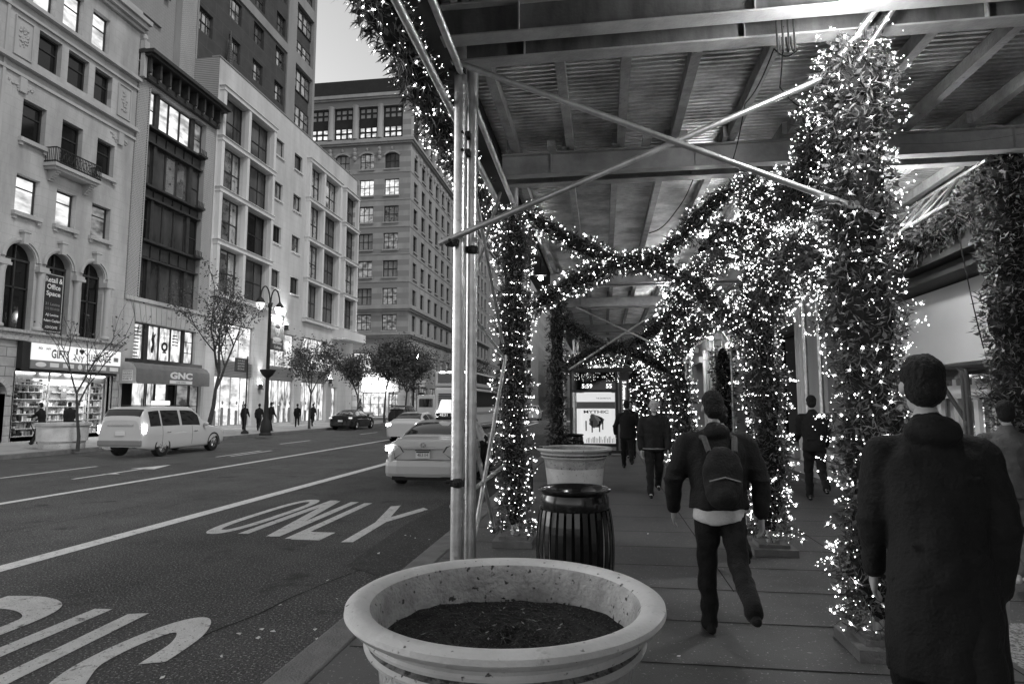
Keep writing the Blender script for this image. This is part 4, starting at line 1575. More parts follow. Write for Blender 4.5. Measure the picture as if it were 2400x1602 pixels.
# ================================================================ garlands
def garland(name, label, path, r, lit=1, dens=1., leaf=.10, bulbs=85, group=None, core=.60, cat='garland', taper=None, needles=0, br=(.003, .0095)):
    P0 = np.array(path, float)
    seg = np.linalg.norm(P0[1:] - P0[:-1], axis=1)
    cum = np.concatenate([[0], np.cumsum(seg)])
    Lh = cum[-1]

    def at(t):
        s_ = t * Lh
        i = np.clip(np.searchsorted(cum, s_, side='right') - 1, 0, len(seg) - 1)
        f = ((s_ - cum[i]) / seg[i])[:, None]
        return P0[i] * (1 - f) + P0[i + 1] * f, (P0[i + 1] - P0[i]) / seg[i][:, None]

    def lump(t):
        return r * (1 + .16 * np.sin(t * Lh * 7.1 + path[0][1]) + .12 * np.sin(t * Lh * 17.3 + 1.3))

    def frame_(d, n):
        v = nrs.normal(size=(n, 3))
        v -= d * np.sum(v * d, axis=1)[:, None]
        v /= np.linalg.norm(v, axis=1)[:, None]
        return v
    root = thing(name, label, cat, tuple(path[0]), group)
    off = np.array(path[0], float)
    n = int(Lh * 2 * math.pi * r / (leaf * leaf * .36) * 2.1 * dens)
    t = nrs.rand(n)
    c, d = at(t)
    o = frame_(d, n)
    rr = lump(t) * (0.62 + .42 * nrs.rand(n) ** .8)
    base = c + o * (rr * .82)[:, None]
    dr = o * .42 + nrs.normal(size=(n, 3)) * .62
    dr[:, 2] -= .15
    dr /= np.linalg.norm(dr, axis=1)[:, None]
    w = np.cross(dr, nrs.normal(size=(n, 3)))
    w /= np.linalg.norm(w, axis=1)[:, None]
    ll = leaf * (.6 + .8 * nrs.rand(n))
    thin = nrs.rand(n) < (.72 + needles * .5)
    ww = np.where(thin, ll * .075, ll * .2)
    ll = np.where(thin, ll * 1.15, ll * .8)
    nn = np.cross(dr, w)
    v0 = base
    v1 = base + dr * (ll * .5)[:, None] + w * ww[:, None] + nn * (ll * .08)[:, None]
    v2 = base + dr * ll[:, None]
    v3 = base + dr * (ll * .5)[:, None] - w * ww[:, None] + nn * (ll * .08)[:, None]
    V = np.stack([v0, v1, v2, v3], 1).reshape(-1, 3) - off
    me = bpy.data.meshes.new('foliage')
    me.vertices.add(len(V))
    me.vertices.foreach_set('co', V.astype(np.float32).ravel())
    me.loops.add(4 * n)
    me.loops.foreach_set('vertex_index', np.arange(4 * n, dtype=np.int32))
    me.polygons.add(n)
    me.polygons.foreach_set('loop_start', np.arange(0, 4 * n, 4, dtype=np.int32))
    me.update(calc_edges=True)
    me.materials.append(MATS['leaf'])
    fo = bpy.data.objects.new('foliage', me)
    fo.parent = root
    C.objects.link(fo)
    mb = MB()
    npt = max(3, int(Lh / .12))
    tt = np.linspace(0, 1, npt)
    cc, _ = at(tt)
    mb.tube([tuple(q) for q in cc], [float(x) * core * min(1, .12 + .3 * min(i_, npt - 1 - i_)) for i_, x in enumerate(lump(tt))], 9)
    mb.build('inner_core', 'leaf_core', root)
    if lit:
        nb = int(Lh * bulbs * lit * (1.5 if leaf < .1 else 1))
        t = nrs.rand(nb)
        # strings wind round: clump them a little
        t = np.clip(t + .01 * np.sin(t * Lh * 40), 0, 1)
        c, d = at(t)
        o = frame_(d, nb)
        p = c + o * (lump(t) * (.98 + .26 * nrs.rand(nb)))[:, None] - off
        q = br[0] + (br[1] - br[0]) * nrs.rand(nb) ** 2.6
        U = np.array([(1, 0, 0), (-1, 0, 0), (0, 1, 0), (0, -1, 0), (0, 0, 1.2), (0, 0, -1.2)])
        V = (p[:, None, :] + U[None] * q[:, None, None]).reshape(-1, 3)
        F8 = np.array([(0, 2, 4), (2, 1, 4), (1, 3, 4), (3, 0, 4), (2, 0, 5), (1, 2, 5), (3, 1, 5), (0, 3, 5)])
        Fc = (F8[None] + 6 * np.arange(nb)[:, None, None]).reshape(-1, 3)
        m2 = bpy.data.meshes.new('light_string')
        Vl, Fl = V.tolist(), Fc.tolist()
        nspike = 0
        if leaf < .1:   # largest bulbs get glowing spikes that imitate starburst glare
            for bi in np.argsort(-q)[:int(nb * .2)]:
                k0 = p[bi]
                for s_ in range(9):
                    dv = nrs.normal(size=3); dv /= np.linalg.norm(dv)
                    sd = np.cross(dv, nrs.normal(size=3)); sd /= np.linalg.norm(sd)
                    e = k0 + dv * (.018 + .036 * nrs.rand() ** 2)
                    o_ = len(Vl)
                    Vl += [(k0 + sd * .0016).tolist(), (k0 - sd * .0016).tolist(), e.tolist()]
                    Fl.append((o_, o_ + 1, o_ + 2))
                    nspike += 1
        m2.from_pydata(Vl, [], Fl)
        m2.materials.append(MATS['bulb'])
        m2.materials.append(MATS['bulb_dim'])
        m2.materials.append(MATS['glare_spike'])
        m2.polygons.foreach_set('material_index', np.concatenate([np.repeat(((nrs.rand(nb) > .45) & (q < np.quantile(q, .8))).astype(np.int32), 8), np.full(nspike, 2, np.int32)]))
        lo = bpy.data.objects.new('light_string', m2)
        lo.parent = root
        lo['kind'] = 'stuff'
        C.objects.link(lo)
    return root


def swag(a, b, sag, n=9):
    a, b = Vector(a), Vector(b)
    out = []
    for k in range(n + 1):
        t = k / n
        p = a.lerp(b, t)
        p.z -= sag * 4 * t * (1 - t)
        out.append(tuple(p))
    return out


gp = 'lit garland posts'
garland('garland_post', 'nearest lit garland column wound round the shed post right of the walking crowd', [(1.9, 4.89, .28), (1.93, 4.89, 1.6), (1.88, 4.89, 3.0), (1.92, 4.87, 4.35), (1.93, 4.86, 4.6)], .28, 1.0, bulbs=230, leaf=.065)
garland('garland_post', 'lit garland column on the kerb side directly right of the paired steel posts', [(-1.1, 7.84, .30), (-1.13, 7.84, 1.0), (-1.12, 7.84, 2.6), (-1.12, 7.84, 4.4)], .23, 1.0, bulbs=150, leaf=.07)
garland('garland_post', 'second lit garland column standing behind the walker in the dark jacket', [(1.9, 7.84, .32), (1.92, 7.84, 1.4), (1.87, 7.84, 3), (1.9, 7.84, 4.6)], .25, 1.0, bulbs=190, leaf=.07)
garland('garland_post', 'unlit dark garland column left of the bus shelter', [(-1.05, 14.75, .2), (-1.08, 14.75, 2), (-1.05, 14.75, 4.6)], .25, 0, leaf=.12)
garland('garland_post', 'far lit garland column behind the smiling walker', [(1.8, 14.97, .5), (1.75, 14.97, 2), (1.6, 14.97, 3.6), (1.75, 14.97, 4.6)], .34, 1.0, bulbs=150, leaf=.12, br=(.008, .017))
garland('garland_post', 'unlit dark garland column against the store at the right edge', [(4.7, 7.85, .2), (4.62, 7.85, 2), (4.68, 7.85, 4.95)], .34, 0, leaf=.085)
garland('garland_post', 'dim garland column near the store wall under the distant work lamps', [(4.5, 24.6, .2), (4.5, 24.6, 4.0)], .45, .1, leaf=.2)
# crossing strands between the second posts
garland('garland_strand', 'lit garland swag drooping between the kerb column and the second column', [(-1.0, 7.84, 4.35), (-.70, 7.84, 4.12), (-.27, 7.84, 3.86), (.27, 7.84, 3.60), (.65, 7.84, 3.64), (.97, 7.84, 3.90), (1.4, 7.84, 4.35), (1.8, 7.84, 4.6)], .135, 1.0, bulbs=110, leaf=.075)
garland('garland_strand', 'lit garland strand arching up from the kerb column to cross the drooping swag', [(-1.0, 7.8, 3.0), (-.75, 7.8, 3.15), (-.27, 7.8, 3.42), (.27, 7.8, 3.62), (.65, 7.8, 3.6), (1.11, 7.8, 3.3), (1.55, 7.8, 2.85), (1.75, 7.8, 2.5)], .14, 1.0, bulbs=115, leaf=.075)
# along the walk between the first and second right-hand posts
garland('garland_strand', 'thick lit garland swag running between the two nearest right hand columns, upper one', swag((1.9, 4.95, 4.3), (1.88, 7.8, 4.5), .55), .24, 1.0, bulbs=145, leaf=.07)
garland('garland_strand', 'thick lit garland arch running between the two nearest right hand columns, lower one', swag((1.9, 4.95, 2.75), (1.88, 7.8, 2.9), -.42), .27, 1.0, bulbs=150, leaf=.07)
garland('garland_strand', 'lit garland strand filling the corner above the second column', [(1.2, 7.9, 3.75), (1.6, 7.9, 4.0), (1.95, 7.7, 3.7), (1.9, 7.2, 3.5)], .25, 1.0, bulbs=145, leaf=.07)
garland('garland_strand', 'lit garland strand leading from the second column away to the far column', swag((1.85, 8.0, 3.9), (1.75, 14.8, 3.9), -.35), .24, 1.0, bulbs=110, leaf=.1)
garland('garland_strand', 'lower lit garland strand leading from the second column away to the far column', swag((1.85, 8.0, 3.0), (1.7, 14.8, 3.0), -.3), .2, .9, bulbs=90, leaf=.1)
garland('garland_strand', 'unlit dark garland swag at the far frame, drooping between dark column and lit column', swag((-1.0, 14.75, 4.0), (1.5, 14.75, 3.9), .78), .17, 0, leaf=.12)
garland('garland_strand', 'unlit dark garland arch at the far frame crossing below the drooping swag', swag((-1.0, 14.6, 2.6), (1.5, 14.6, 2.55), -.55), .17, .12, leaf=.12)
garland('garland_strand', 'long garland with needle sprays hung under the kerb edge of the shed roof', [(-1.55, 1.5, 4.74), (-1.56, 3.2, 4.66), (-1.52, 4.4, 4.66), (-1.58, 6, 4.62), (-1.6, 8, 4.58), (-1.6, 11, 4.62)], .185, .8, bulbs=110, leaf=.095, needles=.3)
garland('garland_strand', 'unlit dark garland band hanging along the store side of the shed', [(4.62, 7.85, 4.3), (4.42, 9.5, 4.2), (4.4, 12.4, 4.25)], .36, 0, leaf=.085)
for i, (x, y) in enumerate(((1.85, 18.4), (1.8, 24.6), (1.8, 28.2))):
    garland('garland_post', ('lit garland column just beyond the far garland column', 'small lit garland column beyond the bus shelter', 'smallest lit garland column at the end of the shed')[i], [(x, y, .3), (x - .1, y, 4.4)], .38, 1, bulbs=95, leaf=.2, br=(.011, .022))
garland('garland_strand', 'distant lit garland arch above the bus shelter roof', swag((-1.1, 24.4, 3.2), (1.8, 24.4, 2.9), -.5), .25, 1, bulbs=115, leaf=.2, br=(.011, .022))
garland('garland_strand', 'bright distant lit garland mass right of the bus shelter', [(.9, 24.0, 3.3), (1.2, 24, 2.7), (1.5, 24, 1.8), (1.7, 24, 1.0)], .5, 1, bulbs=230, leaf=.2, br=(.011, .022))
garland('garland_strand', 'distant lit strand running back from the far garland column', swag((1.75, 15, 3.6), (1.85, 18.3, 3.6), -.3), .3, 1, bulbs=110, leaf=.14, br=(.009, .018))
for i, (x, y) in enumerate(((1.9, 4.89), (1.9, 7.84), (-1.1, 7.84))):
    mb = MB()
    mb.box(x - .24, x + .24, y - .26, y + .22, .152, .23)
    mb.box(x - .17, x + .17, y - .18, y + .16, .23, .27)
    mb.build('timber_pad', 'kerb_stone', label='squared timber pad under the foot of the ' + ('nearest lit garland column', 'second lit garland column', 'kerb side garland column')[i], cat='timber block')
lamp('garland_glow', 'POINT', (1.9, 4.4, 2.2), 3, .4)
lamp('garland_glow', 'POINT', (1.5, 7.2, 2.2), 3, .4)
# ================================================================ planters and bins
def planter(x, y, label, z=.15, top=1.03, Rr=.545, mini=False):
    t = thing('planter', label, 'planter', (x, y, z))
    s = Rr / .545
    H_ = top - z
    mb = MB()
    body = [(.375 * s, 0), (.385 * s, .02), (.405 * s, .25), (.43 * s, H_ - .235), (.455 * s, H_ - .205)]
    mb.lathe(body, (x, y, z), 96)
    mb.build('pot', 'planter', t, smooth=True)
    mb = MB()
    mb.lathe([(.455 * s, H_ - .205), (.475 * s, H_ - .195), (.48 * s, H_ - .18), (.468 * s, H_ - .168)], (x, y, z), 96)
    mb.lathe([(.468 * s, H_ - .135), (.485 * s, H_ - .13), (.488 * s, H_ - .115), (.48 * s, H_ - .105), (.487 * s, H_ - .095), (.49 * s, H_ - .085), (.505 * s, H_ - .075), (.53 * s, H_ - .06), (.545 * s, H_ - .035), (.543 * s, H_ - .012), (.525 * s, H_ + .003), (.50 * s, H_ + .004), (.475 * s, H_ - .006), (.462 * s, H_ - .02)], (x, y, z), 96)
    mb.build('rim', 'planter', t, smooth=True)
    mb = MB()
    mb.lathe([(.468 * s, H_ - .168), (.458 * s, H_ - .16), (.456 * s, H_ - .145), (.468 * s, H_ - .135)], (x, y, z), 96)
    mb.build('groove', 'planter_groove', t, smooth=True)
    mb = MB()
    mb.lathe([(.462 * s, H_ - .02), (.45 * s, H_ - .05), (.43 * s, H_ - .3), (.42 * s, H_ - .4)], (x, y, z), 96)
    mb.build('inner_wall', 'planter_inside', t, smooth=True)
    mb = MB()
    n = 10 if mini else 44
    zs = H_ - .19
    vs, fs = [], []
    for i in range(n + 1):
        for k in range(48):
            r_ = .452 * s * i / n
            a = 2 * math.pi * k / 48
            hh = (rnd.uniform(-.008, .008) + .012 * math.sin(r_ * 30 + a * 3) - .02 * (i / n) ** 2) if i < n else -.02
            vs.append((x + r_ * math.cos(a), y + r_ * math.sin(a), z + zs + hh))
    for i in range(n):
        for k in range(48):
            fs.append((i * 48 + k, i * 48 + (k + 1) % 48, (i + 1) * 48 + (k + 1) % 48, (i + 1) * 48 + k))
    mb.add(vs, fs)
    if not mini:
        for k in range(500):
            a, q = rnd.uniform(0, 6.28), rnd.uniform(0, .42)
            p = (x + q * math.cos(a) * s, y + q * math.sin(a) * s, z + zs + .005)
            e = rnd.uniform(.003, .011)
            mb.ball(p, (e * rnd.uniform(.7, 1.6), e, e * .7), 5)
    mb.build('soil', 'soil', t)
    if not mini:
        for nm, cnt, mt in (('fallen_leaf', 26, 'cloth_mid'), ('twig', 12, 'bark')):
            for q_ in range(cnt):
                a, q = rnd.uniform(0, 6.28), rnd.uniform(.05, .40)
                c = Vector((x + q * s * math.cos(a), y + q * s * math.sin(a), z + zs + .012))
                b = rnd.uniform(0, 3.1)
                mb = MB()
                if nm == 'twig':
                    d = Vector((math.cos(b), math.sin(b), .1)) * rnd.uniform(.03, .08)
                    mb.tube([c - d, c + d], .002, 4)
                else:
                    d = Vector((math.cos(b), math.sin(b), .2)) * rnd.uniform(.008, .02); e = Vector((-math.sin(b), math.cos(b), .1)) * .006
                    mb.add([c - d, c + e, c + d, c - e], [(0, 1, 2, 3)])
                mb.build(nm, mt, t)
    return t


planter(-.49, 3.16, 'large empty off white planter with stained inside, closest to the camera', Rr=.77, top=.92)
planter(-.60, 13.1, 'second off white planter behind the black slatted bin', Rr=.78, top=.98, mini=True)


def bin_(x, y, label, s=1.):
    t = thing('trash_bin', label, 'trash bin', (x, y, .15))
    prof = lambda h: .245 + .075 * math.sin(min(1, max(0, (h - .02) / .86)) * math.pi * .86) ** .8 + .0 * h
    n = 30
    for k in range(n):
        pass
    mb = MB()
    for k in range(n):
        a = 2 * math.pi * k / n
        w_ = .021
        pts = []
        for j in range(15):
            h = .04 + .80 * j / 14
            pts.append((prof(h), h))
        ca, sa = math.cos(a), math.sin(a)
        for j in range(14):
            q = []
            for (rr, h) in (pts[j], pts[j + 1]):
                for e in (-1, 1):
                    for d in (0, .007):
                        q.append((x + (rr + d) * ca - e * w_ * sa, y + (rr + d) * sa + e * w_ * ca, .15 + h))
            mb.hexa([q[0], q[2], q[3], q[1], q[4], q[6], q[7], q[5]])
    mb.build('slats', 'black_gloss', t)
    mb = MB()
    mb.lathe([(.27, .03), (.2, .03), (.2, .84)], (x, y, .15), 32)
    mb.build('liner', 'black_void', t)
    mb = MB()
    mb.lathe([(.25, .80), (.275, .80), (.29, .82), (.285, .93), (.275, .96), (.285, .975), (.30, .985), (.302, 1.0), (.29, 1.008), (.265, 1.0), (.22, .95), (.2, .9), (.0, .89)], (x, y, .15), 48)
    mb.build('rim', 'black_gloss', t, smooth=True)
    mb = MB(); mb.lathe([(.24, .0), (.262, .0), (.262, .05), (.25, .05)], (x, y, .15), 40)
    mb.build('base_ring', 'black_gloss', t, smooth=True)
    return t


bin_(-.25, 5.40, 'glossy black slatted bin standing behind the closest planter')
bin_(-.77, 15.1, 'smaller looking black slatted bin in front of the bus shelter')

# ================================================================ bus shelter kiosk
ks = thing('bus_shelter', 'glass bus shelter end with a lit poster, clock digits and a vertical street name', 'bus shelter', (-.1, 22, .15))
KY = Fr('Y', 22.)
mb = MB()
KY.box(mb, -1.25, 1.0, 2.98, 3.12, -3.5, .15)
KY.box(mb, -1.15, -1.08, .15, 2.98, -.08, .0); KY.box(mb, .42, .5, .15, 2.98, -.08, .0)
KY.box(mb, -1.08, .42, 2.28, 2.36, -.06, .02)
KY.box(mb, -1.08, .42, .42, .52, -.06, .02)
KY.box(mb, -1.15, .92, .152, .3, -.3, .06)
mb.build('frame', 'dark_bronze', ks)
mb = MB(); KY.box(mb, -1.08, .42, 2.36, 2.98, -.05, -.01)
mb.build('header_glass', 'pane_dark', ks)
mb = MB()
for k in range(70):
    mb.ball(KY.P(rnd.uniform(-1, .4), rnd.uniform(2.66, 2.95), .0), .012, 5)
mb.build('reflected_lights', 'digits', ks)
letters('5:59', KY, -.55, 2.42, .15, ks, 'digits', .36, d=.01, bold=.02)
letters('55', KY, .2, 2.42, .15, ks, 'digits', .2, d=.01, bold=.02)
mb = MB(); KY.box(mb, -.92, .4, .53, 2.26, -.05, -.01)
po = mb.build('lit_poster', 'screen_glow', ks)
mb = MB()
KY.box(mb, -.92, .4, 1.72, 1.95, -.009, .0)
for k in range(16):
    KY.box(mb, -.6 + rnd.uniform(0, .95), -.58 + rnd.uniform(0, .95) * 0 + .0 - .0 + 0, .54, .56, -.009, -.008) if 0 else None
mb.build('poster_horizon', 'ink_grey', ks)
mb = MB(); KY.box(mb, -.74, .25, .80, 1.72, .001, .006)
mb.build('poster_card', 'sign_lit', ks)
mb = MB()
for k in range(4):
    t0 = k * .9
    c = (-.3 + .06 * math.cos(t0), 1.25 + .08 * math.sin(t0))
    poly = [(c[0] + (.22 - .03 * k) * math.cos(R(a)) * (1 + .35 * math.sin(R(a * 3 + k * 50))), c[1] + .22 * math.sin(R(a)) * (1 + .2 * math.cos(R(a * 2 + k * 33)))) for a in range(0, 360, 24)]
    mb.prism(poly, KY.P, .007 + k * .002, .009 + k * .002, k % 3)
for a in range(7):
    t0 = a * .9
    KY.box(mb, -.35 + .3 * math.cos(t0), -.31 + .3 * math.cos(t0), 1.0 + .1 * math.sin(t0), 1.3, .017, .019, 1)
mb.build('poster_shapes', ['cloth_mid', 'ink', 'cloth_light'], ks)
letters('MYTHIC', KY, -.25, 1.56, .1, ks, 'ink', .85, d=.02, bold=.02)
letters('THE EXHIBITION', KY, .0, 2.05, .05, ks, 'ink', .5, d=.002)
mb = MB()
for k in range(18):
    u = -.6 + k * .055
    KY.box(mb, u, u + rnd.uniform(.01, .03), .55, rnd.uniform(.66, .79), .001, .004)
mb.build('poster_columns', 'ink_grey', ks)
mb = MB(); KY.box(mb, .56, .88, .32, 2.97, -.3, .0)
mb.build('totem', 'sign_dark', ks)
mb = MB(); KY.box(mb, .60, .82, .95, 2.7, .001, .01)
mb.build('street_name_strip', 'ink_grey', ks)
tm = text_mesh('5 Avenue & W 38 Street', .13, 1.65, fn=lambda a, b: KY.P(.66 + b, 1.83 - a, .014), bold=.03)
tm.build('lettering', 'digits', ks)
tm = thing('kiosk_step', 'pale step plate at the foot of the bus shelter totem', 'step', (.6, 21.7, .15))
mb = MB(); mb.box(.25, 1.0, 21.5, 22.6, .152, .2); mb.build('plate', 'slab_far', tm)

# ================================================================ street lamps
def street_lamp(x, y, label, banner=True, s=1.):
    t = thing('street_lamp', label, 'street lamp', (x, y, .15), 'ornate twin arm street lamps')
    mb = MB()
    mb.lathe([(.34, 0), (.34, .1), (.27, .16), (.3, .3), (.24, .75), (.15, .95), (.13, 1.3), (.105, 2.2), (.09, 7.2), (.13, 7.25), (.13, 7.4), (.08, 7.5)], (x, y, .15), 16)
    mb.lathe([(.1, 3.2), (.28, 3.36), (.42, 3.6), (.44, 3.66), (.1, 3.7)], (x, y, .15), 20)
    mb.build('pole', 'soot_black', t, smooth=True)
    for sg_ in (-1, 1):
        mb = MB()
        pts = []
        for k in range(13):
            a = R(180 - k * 15)
            pts.append((x, y + sg_ * (.55 + .5 * math.cos(a)), 7.5 + .15 + 1.05 * math.sin(a) * .8))
        pts = [(x, y, 7.3)] + pts
        mb.tube(pts, .04, 8)
        mb.ball((x, y + sg_ * 1.05, 7.75), (.07, .07, .14), 8)
        mb.build('arm', 'soot_black', t, smooth=True)
        mb = MB()
        mb.lathe([(.05, .3), (.16, .2), (.25, .03), (.24, -.02)], (x, y + sg_ * 1.05, 7.5), 16)
        sh = mb.build('lamp_hood', 'soot_black', t, smooth=True)
        mb = MB()
        mb.lathe([(.24, -.02), (.23, -.15), (.15, -.34), (.03, -.44), (0, -.45)], (x, y + sg_ * 1.05, 7.5), 16)
        mb.build('lamp_glass', 'lamp_glow' if sg_ > 0 else 'roof_sign', sh, smooth=True)
    lamp('street_light', 'POINT', (x + .1, y + 1.05, 6.9), 300, .2)
    if banner:
        bt = thing('street_banner', 'tall dark college banner with a smiling face hung on the street lamp', 'banner', (x, y + .9, 5))
        fr = Fr('X', x)
        mb = MB(); fr.box(mb, y + .14, y + 1.62, 5.0, 7.05, -.01, .01); mb.build('cloth', 'sign_dark', bt)
        mb = MB(); fr.box(mb, y + .16, y + 1.6, 5.62, 6.55, .012, .016); mb.build('photo_ground', 'cloth_mid', bt)
        mb = MB()
        mb.ball(fr.P(y + .88, 6.12, .02), (.012, .27, .34), 20)
        fc = mb.build('face', 'skin', bt, smooth=True)
        mb = MB()
        mb.ball(fr.P(y + .88, 6.38, .026), (.012, .28, .13), 16)
        for q in (-1, 1):
            mb.ball(fr.P(y + .88 + q * .1, 6.18, .03), (.006, .045, .02), 8)
        mb.ball(fr.P(y + .88, 5.98, .03), (.006, .1, .025), 8)
        mb.build('hair', 'hair', bt)
        mb = MB()
        mb.ball(fr.P(y + .88, 5.62, .018), (.008, .5, .14), 16)
        mb.build('shirt', 'cloth_light', bt)
        letters('GRADUATE', fr, y + .88, 6.62, .17, bt, 'white_letters', 1.25, d=.02)
        letters('AFFORDABLE', fr, y + .88, 6.88, .07, bt, 'white_letters', .8, d=.02)
        letters('Berkeley', fr, y + .92, 5.3, .22, bt, 'white_letters', 1.05, d=.02, bold=.01)
        letters('College', fr, y + .95, 5.06, .2, bt, 'white_letters', .8, d=.02, bold=.01)
        mb = MB()
        for z in (5.0, 7.03):
            mb.tube([(x, y, z), (x, y + 1.62, z)], .02, 6)
        mb.build('bracket', 'soot_black', bt)
    return t


street_lamp(-18.75, 33.1, 'ornate black street lamp with two arms and a college banner across the avenue')
street_lamp(-20.9, 67.6, 'more distant black street lamp glowing in front of the corner building', banner=False)
# plain sign post with a parking plate
sp = thing('sign_post', 'thin street sign post with a dark plate in front of the white building', 'sign', (-20.9, 34.6, .15))
mb = MB()
mb.tube([(-20.9, 34.6, .15), (-20.9, 34.6, 4.7)], .045, 8)
mb.lathe([(.22, 0), (.2, .12), (.06, .22)], (-20.9, 34.6, .15), 12)
mb.build('post', 'soot_black', sp)
mb = MB(); Fr('X', -20.9).box(mb, 33.3, 34.55, 3.75, 4.55, -.01, .02); mb.build('plate', 'sign_dark', sp)
for k in range(4):
    letters(('5 AV BUS', 'NO STANDING', 'ANYTIME', 'ZONE')[k], Fr('X', -20.9), 33.9, 4.35 - k * .16, .1, sp, 'white_letters', .7, d=.025)
sp = thing('traffic_signal', 'pedestrian signal and street plates on a dark pole at the far corner', 'traffic signal', (-20.6, 66.2, .15))
mb = MB()
mb.tube([(-20.6, 68.8, .15), (-20.6, 68.8, 5.2)], .07, 8)
mb.build('pole', 'soot_black', sp)
mb = MB(); mb.box(-20.4, -19.9, 68.4, 68.8, 2.4, 3.2); mb.build('signal_box', 'soot_black', sp)
mb = MB(); mb.box(-21.2, -19.8, 68.7, 68.73, 4.3, 4.55); mb.box(-21.2, -19.9, 68.7, 68.73, 3.9, 4.15)
mb.build('street_plate', 'white_letters', sp)

# far planters
def far_planter(x, y, label, Rr=.9, top=1.15, shrub=False):
    t = thing('planter', label, 'planter', (x, y, .15))
    mb = MB()
    H_ = top - .15
    mb.lathe([(Rr * .82, 0), (Rr * .84, .02), (Rr * .86, .3), (Rr * .93, .3), (Rr * .95, H_ - .12), (Rr * 1.02, H_ - .1), (Rr * 1.04, H_), (Rr * .9, H_), (Rr * .88, H_ - .2), (0, H_ - .2)], (x, y, .15), 40)
    mb.build('pot', 'planter', t, smooth=True)
    if shrub:
        pass
    return t


far_planter(-20.95, 22.0, 'wide white planter on the far kerb in front of the gift shop')
far_planter(-21.2, 53.5, 'white planter on the far kerb beside the parked dark cars', Rr=1.0, top=1.2)
def conifer(x, y, h, label, z=.6):
    t = thing('shrub', label, 'shrub', (x, y, z))
    mb = MB()
    for k in range(700):
        q = rnd.random() ** .8
        rr = (1 - q) * h * .22 * rnd.uniform(.6, 1.1)
        a = rnd.uniform(0, 6.28)
        p = Vector((x + rr * math.cos(a), y + rr * math.sin(a), z + q * h))
        d = Vector((math.cos(a), math.sin(a), .5)) * .09
        s_ = Vector((-math.sin(a), math.cos(a), rnd.uniform(-.5, .5))) * .05
        mb.add([p - s_, p + d, p + s_], [(0, 1, 2)])
    mb.build('needles', 'leaf', t)
    mb = MB(); mb.tube([(x, y, .15), (x, y, z + h * .9)], [.05, .01], 6); mb.build('stem', 'bark', t)
conifer(-24.8, 62, 1.9, 'small pointed evergreen by the right end of the white building')
conifer(-27.6, 80.5, 3.0, 'dark pointed evergreen in front of the jewellery shop window')
far_planter(-24.8, 62, 'white pot holding the small evergreen by the white building', Rr=.4, top=.75)

# bicycle leaning beyond the kerb column
def wheel_ring(mb, c, r, ax='X', t=.02, spokes=16, m=0):
    n = 40
    for k in range(n):
        a0, a1 = 2 * math.pi * k / n, 2 * math.pi * (k + 1) / n
        p0 = (c[0], c[1] + r * math.cos(a0), c[2] + r * math.sin(a0))
        p1 = (c[0], c[1] + r * math.cos(a1), c[2] + r * math.sin(a1))
        mb.tube([p0, p1], t, 6, cap=False)
    for k in range(spokes):
        a0 = 2 * math.pi * k / spokes
        mb.tube([c, (c[0], c[1] + r * math.cos(a0), c[2] + r * math.sin(a0))], .003, 3, cap=False)
bk = thing('bicycle', 'dark bicycle leaned at the kerb behind the lit garland column', 'bicycle', (-1.35, 10.5, .15))
for y in (10.1, 11.15):
    mb = MB(); wheel_ring(mb, (-1.3, y, .15 + .345), .33, t=.022)
    mb.build('wheel', 'rubber', bk)
mb = MB()
A, B_, Cc, D = (-1.3, 10.1, .5), (-1.3, 10.55, .45), (-1.3, 10.4, 1.0), (-1.3, 11.0, 1.02)
for a, b in ((A, B_), (B_, Cc), (A, Cc), (Cc, D), (B_, D), (D, (-1.3, 11.15, .5))):
    mb.tube([a, b], .016, 8)
mb.tube([(-1.55, 10.95, 1.12), (-1.3, 10.98, 1.1), (-1.05, 10.95, 1.12)], .014, 6)
mb.ball((-1.3, 10.36, 1.04), (.07, .13, .03), 10)
mb.build('frame', 'dark_paint', bk)

